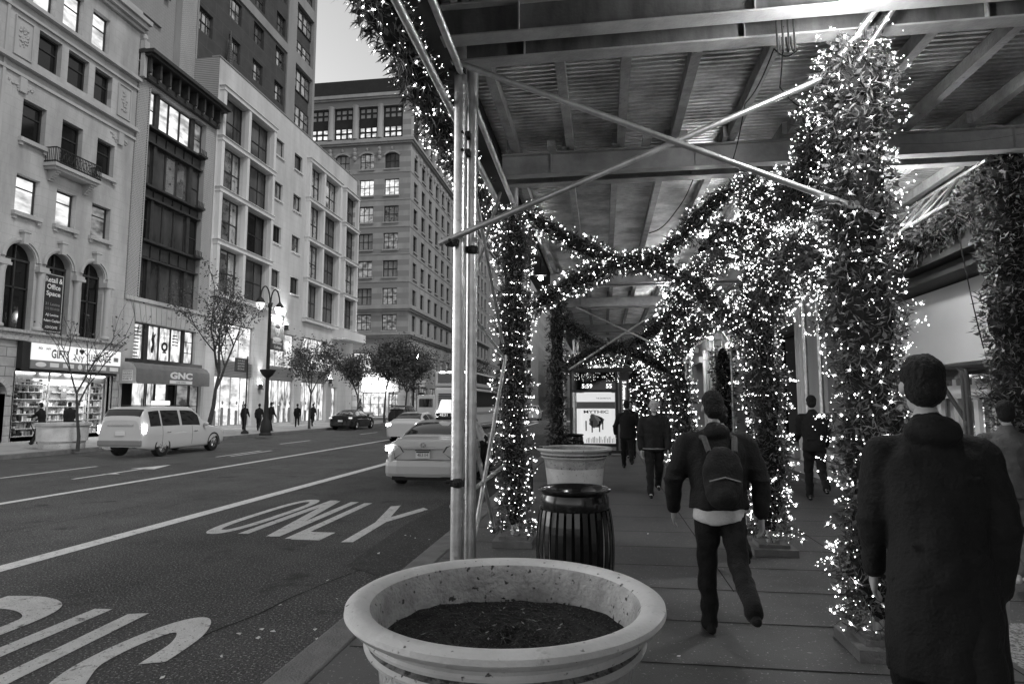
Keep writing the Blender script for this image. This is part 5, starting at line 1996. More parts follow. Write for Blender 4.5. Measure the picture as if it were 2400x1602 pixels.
# ================================================================ trees
def tree(x, y, h, label, crown_r, crown_z0, leaves, lean=0., trunk=.13, dense=1., seed=1, ls=1.):
    rr = random.Random(seed)
    t = thing('street_tree', label, 'tree', (x, y, .15), 'street trees on the far sidewalk')
    mb = MB()
    tips = []

    def grow(p, d, L_, r0, lvl):
        n = 4
        pts = [p]
        q = p.copy()
        dd = d.copy()
        for k in range(n):
            dd = (dd + Vector((rr.uniform(-.12, .12), rr.uniform(-.12, .12), rr.uniform(-.02, .1)))).normalized()
            q = q + dd * (L_ / n)
            pts.append(q.copy())
            if lvl >= 2:
                tips.append((q.copy(), dd.copy()))
        mb.tube(pts, [r0 * (1 - .14 * k) for k in range(n + 1)], 6 if lvl > 0 else 10)
        if lvl < 4:
            for c in range(3 if lvl < 3 else 2):
                a = rr.uniform(0, 6.28)
                sp_ = rr.uniform(.35, .75)
                nd = (dd + Vector((math.cos(a) * sp_, math.sin(a) * sp_, rr.uniform(.0, .35)))).normalized()
                st_ = pts[rr.choice((2, 3, 4))] if lvl else pts[4 if c < 2 else 3]
                grow(st_, nd, L_ * rr.uniform(.6, .82), r0 * .55, lvl + 1)
    th = crown_z0
    grow(Vector((x, y, .1)), Vector((lean, lean * .3, 1)).normalized(), th, trunk, 0)
    mb.build('trunk', 'bark', t, smooth=True)
    # leaves gathered in clumps round the twig tips
    lm = MB()
    cl = [(rr.choice(tips)[0] + Vector((rr.gauss(0, .3), rr.gauss(0, .3), rr.gauss(0, .25))) * dense, rr.uniform(.15, .5) * dense) for _ in range(46)]
    for k in range(leaves):
        if dense > 1 and rr.random() < .75:
            c, s0 = rr.choice(cl)
            p = c + Vector((rr.gauss(0, s0), rr.gauss(0, s0), rr.gauss(0, s0 * .7))) * .8
        else:
            p, d = rr.choice(tips)
            p = p + Vector((rr.gauss(0, .2), rr.gauss(0, .2), rr.gauss(0, .18)))
        a = Vector((rr.uniform(-1, 1), rr.uniform(-1, 1), rr.uniform(-1, .4))).normalized() * rr.uniform(.07, .15) * ls
        b = a.cross(Vector((rr.uniform(-1, 1), rr.uniform(-1, 1), rr.uniform(-1, 1)))).normalized() * .04 * ls
        lm.add([p, p + a * .5 + b, p + a, p + a * .5 - b], [(0, 1, 2, 3)])
    lm.build('crown', 'tree_leaf', t)
    return t


tree(-19.9, 29.6, 9, 'tall bare branched tree between the awning and the twin arm street lamp', 2.5, 3.4, 3200, lean=.02, trunk=.14, seed=5, dense=.8)
tree(-19.7, 21.4, 5, 'thin nearly leafless sapling in front of the gift shop', 1.2, 2.2, 130, trunk=.07, seed=12)
tree(-20.8, 42.6, 7, 'small leafy tree right of the college banner', 2, 2.5, 4200, trunk=.1, seed=8, ls=1.3, dense=1.2)
tree(-20.9, 52, 7, 'leafy tree over the parked black sedan', 2, 2.6, 4500, trunk=.1, seed=21, ls=1.4, dense=1.3)
tree(-21.1, 65.6, 8, 'thick dark tree in front of the jewellery shop', 3, 3.0, 9000, trunk=.14, seed=33, dense=2.2, ls=1.9)
tree(-20.9, 58.5, 8, 'dense dark tree left of the glowing distant lamp', 3, 3.2, 8000, trunk=.13, seed=41, dense=2.0, ls=1.8)
tree(-20.6, 90, 9, 'dark tree beside the distant bus', 3, 3.4, 7000, trunk=.14, seed=52, dense=2.2, ls=2)
# ================================================================ vehicles
SEDAN = [  # y, half width, bottom, belt, roof, roof half width
    (0.00, .74, .34, .80, .92, .62), (.06, .83, .26, .86, 1.02, .72), (.25, .89, .24, .93, 1.08, .74), (.55, .91, .22, .96, 1.12, .72),
    (.95, .915, .2, .97, 1.30, .62), (1.45, .915, .2, .97, 1.44, .57), (2.0, .915, .2, .96, 1.475, .57), (2.7, .915, .2, .95, 1.46, .57),
    (3.2, .915, .2, .94, 1.24, .64), (3.6, .91, .2, .92, 1.00, .74), (4.1, .90, .2, .84, .92, .74), (4.6, .84, .24, .70, .80, .66), (4.85, .68, .30, .60, .66, .5)]
SUV = [
    (0.00, .80, .40, .95, 1.30, .62), (.05, .87, .34, 1.0, 1.45, .68), (.22, .92, .3, 1.02, 1.68, .70), (.6, .93, .26, 1.02, 1.76, .68),
    (1.4, .93, .25, 1.02, 1.78, .68), (2.6, .93, .25, 1.01, 1.76, .67), (3.0, .93, .25, 1.0, 1.62, .68), (3.45, .93, .25, .99, 1.28, .74),
    (3.8, .92, .25, .97, 1.08, .78), (4.4, .90, .28, .88, .96, .74), (4.75, .84, .3, .74, .82, .68), (4.9, .70, .36, .62, .7, .55)]


def car(name, label, st, paint, loc, rz=0, kind='sedan', cat='car', tail='tail_glow', glass='car_glass', group=None, front_lit=False):
    t = thing(name, label, cat, (0, 0, 0), group)
    n = len(st) - 1
    cols = [[s[k] for s in st] for k in range(6)]

    def S_(u, v, off=0.):
        y, w, zb, zbelt, zr, rw = [crom(c, u) for c in cols]
        zm = zb + (zbelt - zb) * .5
        h_ = [(.80 * w, zb - .02), (.96 * w, zb + .03), (w, zm), (.975 * w, zbelt), (rw * 1.02 + .02, zr - .07), (rw * .8, zr), (0, zr + .015)]
        full = h_ + [(-a, b) for a, b in h_[-2::-1]]
        x = crom([a for a, b in full], v)
        z = crom([b for a, b in full], v)
        if off:
            cx, cz = 0, .7
            d = Vector((x - cx, 0, z - cz)).normalized()
            x += d.x * off; z += d.z * off
            if u < 1.2: y -= off * .5
        return (x, y, z)
    NU, NV = n * 6, 72
    vs = [S_(i / 6, 12 * j / NV) for i in range(NU + 1) for j in range(NV + 1)]
    fs = [(i * (NV + 1) + j, i * (NV + 1) + j + 1, (i + 1) * (NV + 1) + j + 1, (i + 1) * (NV + 1) + j) for i in range(NU) for j in range(NV)]
    fs.append(tuple(range(NV + 1)))
    fs.append(tuple(NU * (NV + 1) + j for j in range(NV + 1))[::-1])
    mb = MB(); mb.add(vs, fs)
    body = mb.build('body', paint, t, smooth=True)

    def patch(u0, u1, v0, v1, nu=8, nv=10, off=.006):
        m_ = MB()
        vs = [S_(u0 + (u1 - u0) * i / nu, v0 + (v1 - v0) * j / nv, off) for i in range(nu + 1) for j in range(nv + 1)]
        m_.add(vs, [(i * (nv + 1) + j, i * (nv + 1) + j + 1, (i + 1) * (nv + 1) + j + 1, (i + 1) * (nv + 1) + j) for i in range(nu) for j in range(nv)])
        return m_
    if kind == 'sedan':
        pat = [(3.25, 4.75, 4.35, 7.65), (7.15, 8.75, 4.4, 7.6)]
        sides = [(4.1, 5.6), (5.75, 7.7)]
    else:
        pat = [(.35, 1.75, 4.1, 7.9) if 0 else (1.0, 2.0, 4.2, 7.8), (5.2, 7.3, 4.4, 7.6)]
        sides = [(2.4, 3.4), (3.5, 4.4), (4.5, 6.2)]
    for (u0, u1, v0, v1) in pat:
        patch(u0, u1, v0, v1).build('window', glass, t, smooth=True)
    for u0, u1 in sides:
        for v0, v1 in ((3.12, 3.86), (8.14, 8.88)):
            patch(u0, u1, v0, v1).build('window', glass, t, smooth=True)
    for u in ((5.0, 7.0) if kind == 'sedan' else (3.5, 5.0)):   # door seams and handles
        for sg_ in (0, 1):
            m_ = MB()
            m_.tube([S_(u, (12 - v) if sg_ else v, .002) for v in (1.3, 1.6, 2, 2.4, 2.8, 3.1)], .006, 4)
            m_.build('door_seam', 'black_void', t)
            q = S_(u + .35, 9.35 if sg_ else 2.65, .012)
            m_ = MB(); m_.box(q[0] - .015, q[0] + .015, q[1] - .1, q[1] + .1, q[2] - .012, q[2] + .012)
            m_.build('door_handle', 'chrome', t)
    for sg_ in (-1, 1):
        q = S_(7.4 if kind == 'sedan' else 6.6, 3.1)
        m_ = MB(); m_.ball((sg_ * (q[0] + .13), q[1], q[2] + .07), (.12, .06, .075), 12); m_.tube([(sg_ * q[0], q[1], q[2]), (sg_ * (q[0] + .1), q[1], q[2] + .05)], .02, 6)
        m_.build('wing_mirror', paint, t, smooth=True)
    L_ = st[-1][0]
    wy = (.98, L_ - .92)
    for y in wy:
        for sg_ in (-1, 1):
            x = sg_ * .80
            mb = MB()
            mb.lathe([(.0, -.1), (.33, -.1), (.345, -.07), (.345, .07), (.33, .11), (.2, .115)], (x, y, .345), 28, ax='X')
            if sg_ < 0:
                mb.v = [(2 * x - a, b, c) for a, b, c in mb.v]
            w_ = mb.build('wheel', 'rubber', t, smooth=True)
            mb = MB()
            mb.lathe([(.2, .10 * sg_), (.21, .118 * sg_), (.19, .12 * sg_), (.05, .09 * sg_), (0, .1 * sg_)], (x, y, .345), 24, ax='X')
            for k in range(10):
                a = k * .628
                mb.tube([(x + .11 * sg_, y + .05 * math.cos(a), .345 + .05 * math.sin(a)), (x + .118 * sg_, y + .19 * math.cos(a), .345 + .19 * math.sin(a))], .014, 4)
            mb.build('rim', 'chrome', w_)
            mb = MB()
            mb.lathe([(.345, .128 * sg_), (.40, .126 * sg_)], (x, y, .345), 28, ax='X')
            mb.v = [(a, b, max(c, .22)) for a, b, c in mb.v]
            mb.build('wheel_arch', 'black_void', t)
    return t, S_, patch, L_


def place(t, loc, rz=0):
    t.location = loc
    t.rotation_euler = (0, 0, R(rz))


# --- the waiting taxi
tx, S_, patch, L_ = car('taxi', 'pale taxi sedan seen from behind waiting at the kerb with its roof sign lit', SEDAN, 'taxi_paint', (0, 0, 0), cat='taxi')
Y0 = Fr('Y', 0.0)
mb = MB()   # rear bumper
for k in range(12):
    pass
prof = [(-.90, .22), (-.915, .19), (-.89, .1), (-.80, .02), (-.6, -.035), (-.3, -.055), (0, -.06)]
prof = prof + [(-a, b) for a, b in prof[-2::-1]]
for i in range(len(prof) - 1):
    (x0, y0), (x1, y1) = prof[i], prof[i + 1]
    zz_ = [(.27, .02), (.34, -.012), (.5, -.012), (.60, 0), (.635, .03)]
    for j in range(4):
        (za, da), (zb, db) = zz_[j], zz_[j + 1]
        mb.quad((x0 * (1 - da * .3), y0 + da, za), (x1 * (1 - da * .3), y1 + da, za), (x1 * (1 - db * .3), y1 + db, zb), (x0 * (1 - db * .3), y0 + db, zb))
mb.build('bumper', 'taxi_paint', tx, smooth=True)
mb = MB()
mb.box(-.7, .7, -.03, .1, .2, .28)
mb.build('lower_valance', 'rubber', tx)
for sg_ in (-1, 1):
    mb = MB()
    poly = [(.44, .80), (.86, .88), (.90, .97), (.72, .98), (.52, .93)]
    pts = lambda d: [(sg_ * x, -.015 + d + (.0 if x < .6 else (.06 if x < .8 else .17)), z) for x, z in poly]
    vs = pts(0) + pts(.08)
    nn_ = len(poly)
    mb.add(vs, [tuple(range(nn_)), tuple(range(nn_, 2 * nn_))[::-1]] + [(i, (i + 1) % nn_, nn_ + (i + 1) % nn_, nn_ + i) for i in range(nn_)])
    tl = mb.build('tail_light', 'lens_dark', tx)
    mb = MB()
    mb.add([(sg_ * .44, -.02, .82), (sg_ * .47, -.02, .79), (sg_ * .68, -.012, .66), (sg_ * .64, -.012, .66)], [(0, 1, 2, 3)])
    mb.build('light_trim', 'window_frame_dark', tl)
    if sg_ < 0:
        mb = MB(); mb.box(-.87, -.73, .0, .06, .84, .95); mb.build('lit_bulb', 'tail_glow', tl)
mb = MB()
mb.box(-.45, .45, -.03, .0, .865, .895)
mb.build('chrome_strip', 'chrome', tx)
mb = MB()   # boot lid seams
for a, b in (((-.62, .64), (-.66, .80)), ((.62, .64), (.66, .80)), ((-.62, .64), (.62, .64))):
    mb.tube([(a[0], -.04, a[1]), (b[0], -.04, b[1])], .006, 4)
mb.build('boot_seam', 'soot_black', tx)
pl = MB(); pl.box(-.16, .16, -.05, -.035, .68, .84); plo = pl.build('number_plate', 'plate_white', tx)
fy = Fr('Y', 0.)
letters('4E31H', fy, 0, .715, .075, plo, 'ink', .24, d=.053)
mb = MB(); mb.box(-.17, .17, -.055, -.03, .84, .862); mb.box(-.15, .15, -.052, -.05, .8, .83); mb.build('plate_frame', 'ink', plo)
mb = MB()
for (rx, rz) in ((.07, .045), (.028, .043), (.05, .018)):
    for k in range(20):
        a0, a1 = k * .314, (k + 1) * .314
        mb.tube([(rx * math.cos(a0), -.055, .965 + rz * math.sin(a0)), (rx * math.cos(a1), -.055, .965 + rz * math.sin(a1))], .006, 4, cap=False)
mb.build('emblem', 'chrome', tx)
mb = MB(); mb.box(-.13, .13, .99, 1.03, 1.165, 1.20)
mb.build('brake_light', 'tail_glow', tx)
mb = MB()
mb.box(-.2, .2, 1.75, 2.25, 1.49, 1.55)
mb.build('sign_base', 'soot_black', tx)
mb = MB(); mb.box(-.19, .19, 1.74, 1.76, 1.555, 1.645); mb.build('medallion_box', 'ink', tx)
letters('4E31', fy, 0, 1.565, .07, tx, 'roof_sign', .2, d=-1.735)
mb = MB()
mb.hexa([(-.21, 1.76, 1.56), (.21, 1.76, 1.56), (.21, 2.3, 1.56), (-.21, 2.3, 1.56), (-.09, 1.80, 1.98), (.09, 1.80, 1.98), (.09, 2.26, 1.98), (-.09, 2.26, 1.98)])
o = mb.build('roof_sign', 'roof_sign', tx, bevel=.03)
place(tx, (-3.95, 13.6, 0), 0)

# --- the passing cab on the left
sv, S_, patch, L_ = car('taxi', 'pale boxy cab passing the white planter in front of the gift shop', SUV, 'white_paint', (0, 0, 0), kind='suv', cat='taxi')
for sg_ in (-1, 1):
    mb = MB(); mb.box(sg_ * .85 - .05, sg_ * .85 + .05, .02, .16, .86, 1.14); mb.build('tail_light', 'tail_glow', sv)
mb = MB(); mb.box(-.5, .5, -.02, .03, 1.12, 1.18); mb.build('rear_trim', 'chrome', sv)
mb = MB(); mb.box(-.17, .17, -.03, .0, .78, .92); mb.build('number_plate', 'plate_white', sv)
mb = MB(); mb.box(-.84, .84, -.05, .12, .42, .62); mb.build('bumper', 'ink_grey', sv, bevel=.03)
mb = MB(); mb.box(-.3, .3, 1.8, 2.1, 1.81, 2.0); mb.build('roof_sign', 'roof_sign', sv, bevel=.03)
for x in (-.6, .6):
    mb = MB(); mb.tube([(x, .7, 1.82), (x, 2.8, 1.82)], .02, 6)
    mb.build('roof_rail', 'soot_black', sv)
place(sv, (-16.7, 19.9, 0), 0)

# --- pale van beyond the waiting taxi
vn, S_, patch, L_ = car('sedan', 'pale passing car half hidden behind the waiting taxi', SEDAN, 'white_paint', (0, 0, 0), cat='car')
for sg_ in (-1, 1):
    mb = MB(); mb.box(sg_ * .74 - .12, sg_ * .74 + .12, .0, .08, .84, .94); mb.build('tail_light', 'tail_glow', vn)
place(vn, (-9.6, 29.5, 0), 0)

# --- black parked cars across the avenue
bs, S_, patch, L_ = car('sedan', 'glossy black sedan parked at the far kerb under the leafy tree', SEDAN, 'dark_paint', (0, 0, 0), cat='car', glass='pane_sky')
for sg_ in (-1, 1):
    mb = MB(); mb.box(sg_ * .76 - .12, sg_ * .76 + .12, -.0, .08, .84, .94); mb.build('tail_light', 'roof_sign', bs)
mb = MB(); mb.box(-.17, .17, -.02, .0, .62, .74); mb.build('number_plate', 'plate_white', bs)
place(bs, (-19.0, 43.8, 0), 0)
bs2, S_, patch, L_ = car('suv', 'black parked vehicle ahead of the glossy black sedan', SUV, 'dark_paint', (0, 0, 0), kind='suv', cat='car', glass='pane_sky')
place(bs2, (-19.0, 56.5, 0), 0)
ft, S_, patch, L_ = car('taxi', 'tiny distant cab far down the avenue seen left of the dark garland column', SUV, 'taxi_paint', (0, 0, 0), kind='suv', cat='taxi')
for sg_ in (-1, 1):
    mb = MB(); mb.box(sg_ * .85 - .07, sg_ * .85 + .07, -.03, .16, .9, 1.15); mb.build('tail_light', 'tail_glow', ft)
place(ft, (-8.3, 72, 0), 0)

# --- pale delivery van parked beyond
def box_vehicle(name, label, x0, x1, y0, y1, z0, z1, mat, cat):
    t = thing(name, label, cat, ((x0 + x1) / 2, y0, 0))
    mb = MB(); mb.box(x0, x1, y0, y1, z0, z1)
    mb.build('body', mat, t, bevel=.12)
    for x in (x0 + .12, x1 - .12):
        for y in (y0 + 1.4, y1 - 1.6):
            mb = MB(); mb.lathe([(0, -.14), (.45, -.14), (.46, .0), (.45, .14), (0, .14)], (x, y, .46), 24, ax='X'); mb.build('wheel', 'rubber', t)
    return t


dv = box_vehicle('delivery_van', 'white delivery van with dark graphics parked past the black vehicles', -20.0, -17.9, 66, 72, .4, 2.9, 'white_paint', 'van')
Y1 = Fr('Y', 66)
mb = MB(); Y1.box(mb, -19.7, -18.2, 1.6, 2.5, .004, .02); mb.build('rear_window', 'car_glass', dv)
mb = MB(); Fr('X', -17.9).box(mb, 67, 71, .9, 1.7, .004, .02); mb.build('side_graphic', 'ink_grey', dv)

# --- double-decker tour bus
bu = box_vehicle('tour_bus', 'tall open top tour bus seen from behind, louvred at the back', -11.2, -8.6, 41, 53, .45, 3.0, 'white_paint', 'bus')
mb = MB(); mb.box(-11.2, -8.6, 41, 53, 3.02, 4.1); mb.build('upper_deck', 'white_paint', bu, bevel=.15)
Y2 = Fr('Y', 41)
X2 = Fr('X', -8.6)
mb = MB()
for k in range(14):
    Y2.box(mb, -10.9, -8.9, .9 + k * .125, .97 + k * .125, .01, .05)
mb.build('engine_louvres', 'soot_black', bu)
mb = MB()
X2.box(mb, 41.3, 52.6, 1.7, 2.8, .01, .03); X2.box(mb, 41.3, 52.6, 3.35, 3.95, .01, .03)
Y2.box(mb, -10.95, -8.85, 3.3, 3.95, .01, .03)
mb.build('window_band', 'car_glass', bu)
mb = MB()
X2.box(mb, 41.2, 52.8, 1.2, 1.35, .01, .03); X2.box(mb, 41.2, 52.8, 3.05, 3.15, .01, .03)
mb.build('side_stripe', 'ink_grey', bu)
mb = MB()
for x in (-11.0, -8.95):
    Y2.box(mb, x, x + .15, 1.0, 1.4, .02, .06)
for k in range(4):
    Y2.box(mb, -10.8 + k * .55, -10.5 + k * .55, 4.0, 4.06, .0, .05)
mb.build('marker_light', 'tail_glow', bu)
ds = thing('traffic_cars', 'x', 'car') if 0 else None
# ================================================================ people
def cone(mb, a, b, r0, r1, n=12):
    a, b = Vector(a), Vector(b)
    mb.tube([a, a.lerp(b, .33), a.lerp(b, .66), b], [r0, r0 * .67 + r1 * .33, r0 * .33 + r1 * .67, r1], n)
    mb.ball(a, r0, n); mb.ball(b, r1, n)


from mathutils import noise as mnoise


def fuse(mb, name, mat, parent, voxel, smooth=3, fac=.5):
    me = bpy.data.meshes.new('tmp')
    me.from_pydata([tuple(v) for v in mb.v], [], mb.f)
    o = bpy.data.objects.new('tmp', me)
    C.objects.link(o)
    m = o.modifiers.new('r', 'REMESH'); m.mode = 'VOXEL'; m.voxel_size = voxel
    s = o.modifiers.new('s', 'SMOOTH'); s.iterations = smooth; s.factor = fac
    bpy.context.view_layer.update()
    dg = bpy.context.evaluated_depsgraph_get()
    e = bpy.data.meshes.new_from_object(o.evaluated_get(dg))
    bpy.data.objects.remove(o)
    bpy.data.meshes.remove(me)
    if name in ('coat', 'trousers', 'hair', 'hat', 'sack'):   # creases and locks
        f, amp = (42, .006) if name in ('hair', 'hat') else (7, .016)
        sd = Vector((len(C.objects) * 1.7, 0, 0))
        for v in e.vertices:
            q = v.co
            s_ = mnoise.noise(Vector((q.x * f, q.y * f, q.z * f * (.5 if name != 'trousers' else 1.6))) + sd) + .5 * mnoise.noise(Vector((q.x * f * 2.3, q.y * f * 2.3, q.z * f * 2)) + sd)
            v.co = q + v.normal * (s_ * amp)
    e.materials.clear()
    e.materials.append(MATS[mat])
    e.polygons.foreach_set('use_smooth', [True] * len(e.polygons))
    e.name = name
    ob = bpy.data.objects.new(name, e)
    ob.parent = parent
    C.objects.link(ob)
    return ob


def hand(mb, w, d, side, s=1., curl=.6):
    """palm, four unequal curled fingers and a thumb leaving the side of the palm"""
    w, d = Vector(w), Vector(d).normalized()
    f = Vector((0, 1, 0))
    f = (f - d * f.dot(d)).normalized()
    lat = d.cross(f) * side
    c = w + d * .05 * s
    for k in range(4):
        q = (k - 1.5) * .019 * s
        cone(mb, w + f * q * .6, w + d * .09 * s + f * q, .017 * s, .014 * s, 8)
        ln = (.075, .085, .08, .062)[3 - k] * s
        p0 = w + d * .09 * s + f * q
        p1 = p0 + (d * .85 + lat * -.35 * curl).normalized() * ln * .5
        p2 = p1 + (d * .55 + lat * -.8 * curl).normalized() * ln * .5
        cone(mb, p0, p1, .0105 * s, .0095 * s, 8)
        cone(mb, p1, p2, .0095 * s, .008 * s, 8)
    t0 = w + d * .03 * s + f * .025 * s
    t1 = t0 + (d * .6 + f * .8).normalized() * .04 * s
    cone(mb, t0, t1, .015 * s, .012 * s, 8)
    cone(mb, t1, t1 + (d * .95 + f * .2).normalized() * .035 * s, .012 * s, .009 * s, 8)


def person(label, loc, rz, h=1.75, legs=(.35, -.3), arms=(.25, -.3), elbow=(.35, .35), lean=.03, coat='cloth_black', coat_len=.0, pants='cloth_black', hair='hair', bald=False,
           face=True, shoes='black_gloss', vox=.02, bulk=1., bag=None, hem=None, hood=False, beard=False, skirt=0., skin='skin', bend=0., arm_out=0., hat=False, group=None, stance=.09, head_turn=0., nofeet=False, extra=None):
    """a walking figure facing local +Y"""
    t = thing('person', label, 'person', (0, 0, 0), group)
    k = h / 1.75
    hip = Vector((0, 0, .93))
    ch = Vector((0, lean * 2 + math.sin(bend) * .5, .93 + .50 * math.cos(bend) - (0 if not bend else .0)))
    tor = (ch - hip).normalized()
    neck = hip + tor * .56
    head = hip + tor * .74 + Vector((0, .02, 0))
    fwd = Vector((0, 1, 0))
    legp = []
    for i, sg_ in enumerate((-1, 1)):
        a = legs[i]
        hp = Vector((sg_ * stance, 0, .90))
        kn = hp + Vector((0, math.sin(a) * .43, -math.cos(a) * .43)) + Vector((0, .035, 0))
        b = a - (.55 if a < -.12 else .12 if a < .15 else .02)
        an = kn + Vector((0, math.sin(b) * .42, -math.cos(b) * .42))
        legp.append([hp, kn, an, b])
    low = min(l[2].z for l in legp)
    dz = .085 - low
    armp = []
    for i, sg_ in enumerate((-1, 1)):
        sh = hip + tor * .462 + Vector((sg_ * .175 * bulk, 0, 0))
        a = arms[i]
        el = sh + Vector((sg_ * (.05 + arm_out), math.sin(a) * .29, -math.cos(a) * .29))
        b = a + elbow[i]
        wr = el + Vector((sg_ * -.01, math.sin(b) * .26, -math.cos(b) * .26))
        armp.append([sh, el, wr, b])
    up = Vector((0, 0, dz))

    def fin(mb):
        cr, sr = math.cos(R(rz)), math.sin(R(rz))
        out = []
        for v in mb.v:
            x, y, z = v[0] * k, v[1] * k, (v[2] + dz) * k
            out.append((x, y, z))
        mb.v = out
        return mb
    # ---- body: one continuous skin
    mb = MB()
    cone(mb, hip, hip + tor * .22, .11, .10); cone(mb, hip + tor * .22, hip + tor * .42, .105, .11)
    for sg_ in (-1, 1):
        cone(mb, hip + tor * .3 + Vector((sg_ * .07, 0, 0)), hip + tor * .44 + Vector((sg_ * .11, 0, 0)), .07, .05)
    cone(mb, hip + tor * .46, neck + tor * .06, .05, .052)
    for l in legp:
        cone(mb, l[0], l[1], .085, .055); cone(mb, l[1], l[2], .052, .036)
        ft = l[2] + Vector((0, .10, -.05))
        cone(mb, l[2], ft, .035, .03); cone(mb, l[2] + Vector((0, -.04, -.045)), ft, .032, .028)
    for i, a in enumerate(armp):
        cone(mb, a[0], a[1], .042, .038); cone(mb, a[1], a[2], .037, .026)
        hand(mb, a[2], Vector((0, math.sin(a[3]), -math.cos(a[3]))), (-1, 1)[i])
    hc = head
    mb.ball(hc + Vector((0, 0, .03)), (.076, .094, .105), 20)
    mb.ball(hc + Vector((0, .03, -.055)), (.055, .062, .06), 16)
    if face:
        cone(mb, hc + Vector((0, .09, .012)), hc + Vector((0, .112, -.022)), .010, .015, 8)
        for sg_ in (-1, 1):
            mb.ball(hc + Vector((sg_ * .079, -.005, .0)), (.012, .022, .032), 10)
            mb.ball(hc + Vector((sg_ * .03, .078, .035)), (.022, .012, .007), 8)
        mb.ball(hc + Vector((0, .088, -.058)), (.026, .009, .009), 10)
        mb.ball(hc + Vector((0, .075, -.098)), (.024, .018, .018), 8)
    fin(mb)
    body = fuse(mb, 'body', skin, t, vox * .62 * k, 2)
    if face:
        mb = MB()
        for sg_ in (-1, 1):
            mb.ball(hc + Vector((sg_ * .03, .086, .018)), (.013, .006, .008), 10)
        fin(mb); mb.build('eyes', 'cloth_light', body, smooth=True)
        mb = MB()
        for sg_ in (-1, 1):
            mb.ball(hc + Vector((sg_ * .03, .0915, .018)), (.005, .002, .006), 8)
            mb.ball(hc + Vector((sg_ * .03, .092, .042)), (.02, .005, .004), 8)
        mb.ball(hc + Vector((0, .094, -.058)), (.02, .004, .004), 8)
        fin(mb); mb.build('features', 'hair', body)
    if not bald:
        mb = MB()
        mb.ball(hc + Vector((0, -.015, .058)), (.085, .098, .092), 20)
        mb.ball(hc + Vector((0, -.045, .0)), (.078, .068, .085), 16)
        fin(mb); fuse(mb, 'hair', hair, t, vox * .6 * k, 2)
    if beard:
        mb = MB()
        mb.ball(hc + Vector((0, .055, -.085)), (.058, .045, .042), 14)
        fin(mb); fuse(mb, 'beard', 'hair_grey', t, vox * .5 * k, 2)
    if hat:
        mb = MB()
        mb.ball(hc + Vector((0, 0, .075)), (.092, .105, .085), 18)
        mb.ball(hc + Vector((0, .09, .05)), (.07, .07, .015), 12)
        fin(mb); fuse(mb, 'hat', coat, t, vox * .6 * k, 2)
    # ---- trousers
    mb = MB()
    cone(mb, hip + Vector((-.04, 0, -.02)), hip + Vector((.04, 0, .06)), .13, .125)
    for l in legp:
        cone(mb, l[0], l[1], .105, .078); cone(mb, l[1], l[2] + Vector((0, 0, .03)), .077, .062)
        cone(mb, l[2] + Vector((0, .01, .03)), l[2] + Vector((0, .01, .0)), .062, .066)
    fin(mb); fuse(mb, 'trousers', pants, t, vox * k, 2)
    # ---- shoes
    for l in legp:
        mb = MB()
        q = l[2]
        cone(mb, q + Vector((0, -.055, -.045)), q + Vector((0, .06, -.05)), .036, .04)
        cone(mb, q + Vector((0, .06, -.05)), q + Vector((0, .155, -.06)), .04, .028)
        cone(mb, q + Vector((0, -.02, .0)), q + Vector((0, .05, -.035)), .042, .036)
        fin(mb); mb.v = [(a, b, max(c, .003)) for a, b, c in mb.v]
        fuse(mb, 'shoe', shoes, t, vox * .8 * k, 2)
    # ---- coat with sleeves
    mb = MB()
    b_ = bulk
    rings = [(-.05 - coat_len, .175 + skirt, .128 + skirt * .7), (.0, .172 + skirt * .6, .128), (.12, .162, .125), (.26, .175, .135), (.38, .190, .135), (.45, .185, .125), (.49, .145, .115), (.53, .10, .10), (.575, .078, .085)]
    vs, fs = [], []
    N_ = 28
    for (q, rx, ry) in rings:
        c = hip + tor * q if q > 0 else Vector((0, 0, .93 + q))
        for j in range(N_):
            a_ = 2 * math.pi * j / N_
            wob = 1 + .025 * math.sin(3 * a_ + q * 9)
            vs.append(c + Vector((rx * b_ * math.cos(a_) * wob, ry * b_ * math.sin(a_) * wob, 0)))
    for i in range(len(rings) - 1):
        for j in range(N_):
            fs.append((i * N_ + j, i * N_ + (j + 1) % N_, (i + 1) * N_ + (j + 1) % N_, (i + 1) * N_ + j))
    fs.append(tuple(range(N_))[::-1]); fs.append(tuple((len(rings) - 1) * N_ + j for j in range(N_)))
    mb.add(vs, fs)
    for i, a in enumerate(armp):
        cone(mb, neck + Vector(((-.05, .05)[i], 0, -.05)), a[0] + Vector((0, 0, .01)), .055, .068 * b_)
        cone(mb, a[0], a[1], .073 * b_, .058 * b_); cone(mb, a[1], a[2] + (a[1] - a[2]) * .08, .058 * b_, .044 * b_)
    cone(mb, neck - tor * .06, neck + tor * .015, .1, .078)
    # folds
    for q in range(5):
        z = .02 + q * .09
        mb.ball(hip + tor * z + Vector((rnd.uniform(-.08, .08), rnd.choice((-.118, .115)) * b_, 0)), (.09, .018, .014), 8)
    for i, a in enumerate(armp):
        for q in range(3):
            p = a[0].lerp(a[1], .4 + q * .28)
            mb.ball(p, (.074 * b_, .074 * b_, .016), 8)
    if hood:
        mb.ball(neck + Vector((0, -.09, .0)), (.11, .08, .07), 12)
    fin(mb); fuse(mb, 'coat', coat, t, vox * k, 2)
    if hem:
        mb = MB()
        mb.lathe([(0, .80), (.152 * b_, .80), (.158 * b_, .82), (.150 * b_, .925), (0, .925)], (0, -.005, 0), 28, sy=.78)
        fin(mb); mb.v = [(a, b, c + .012 * k * math.sin(a * 22)) for a, b, c in mb.v]
        fuse(mb, 'shirt_hem', hem, t, vox * k, 2)
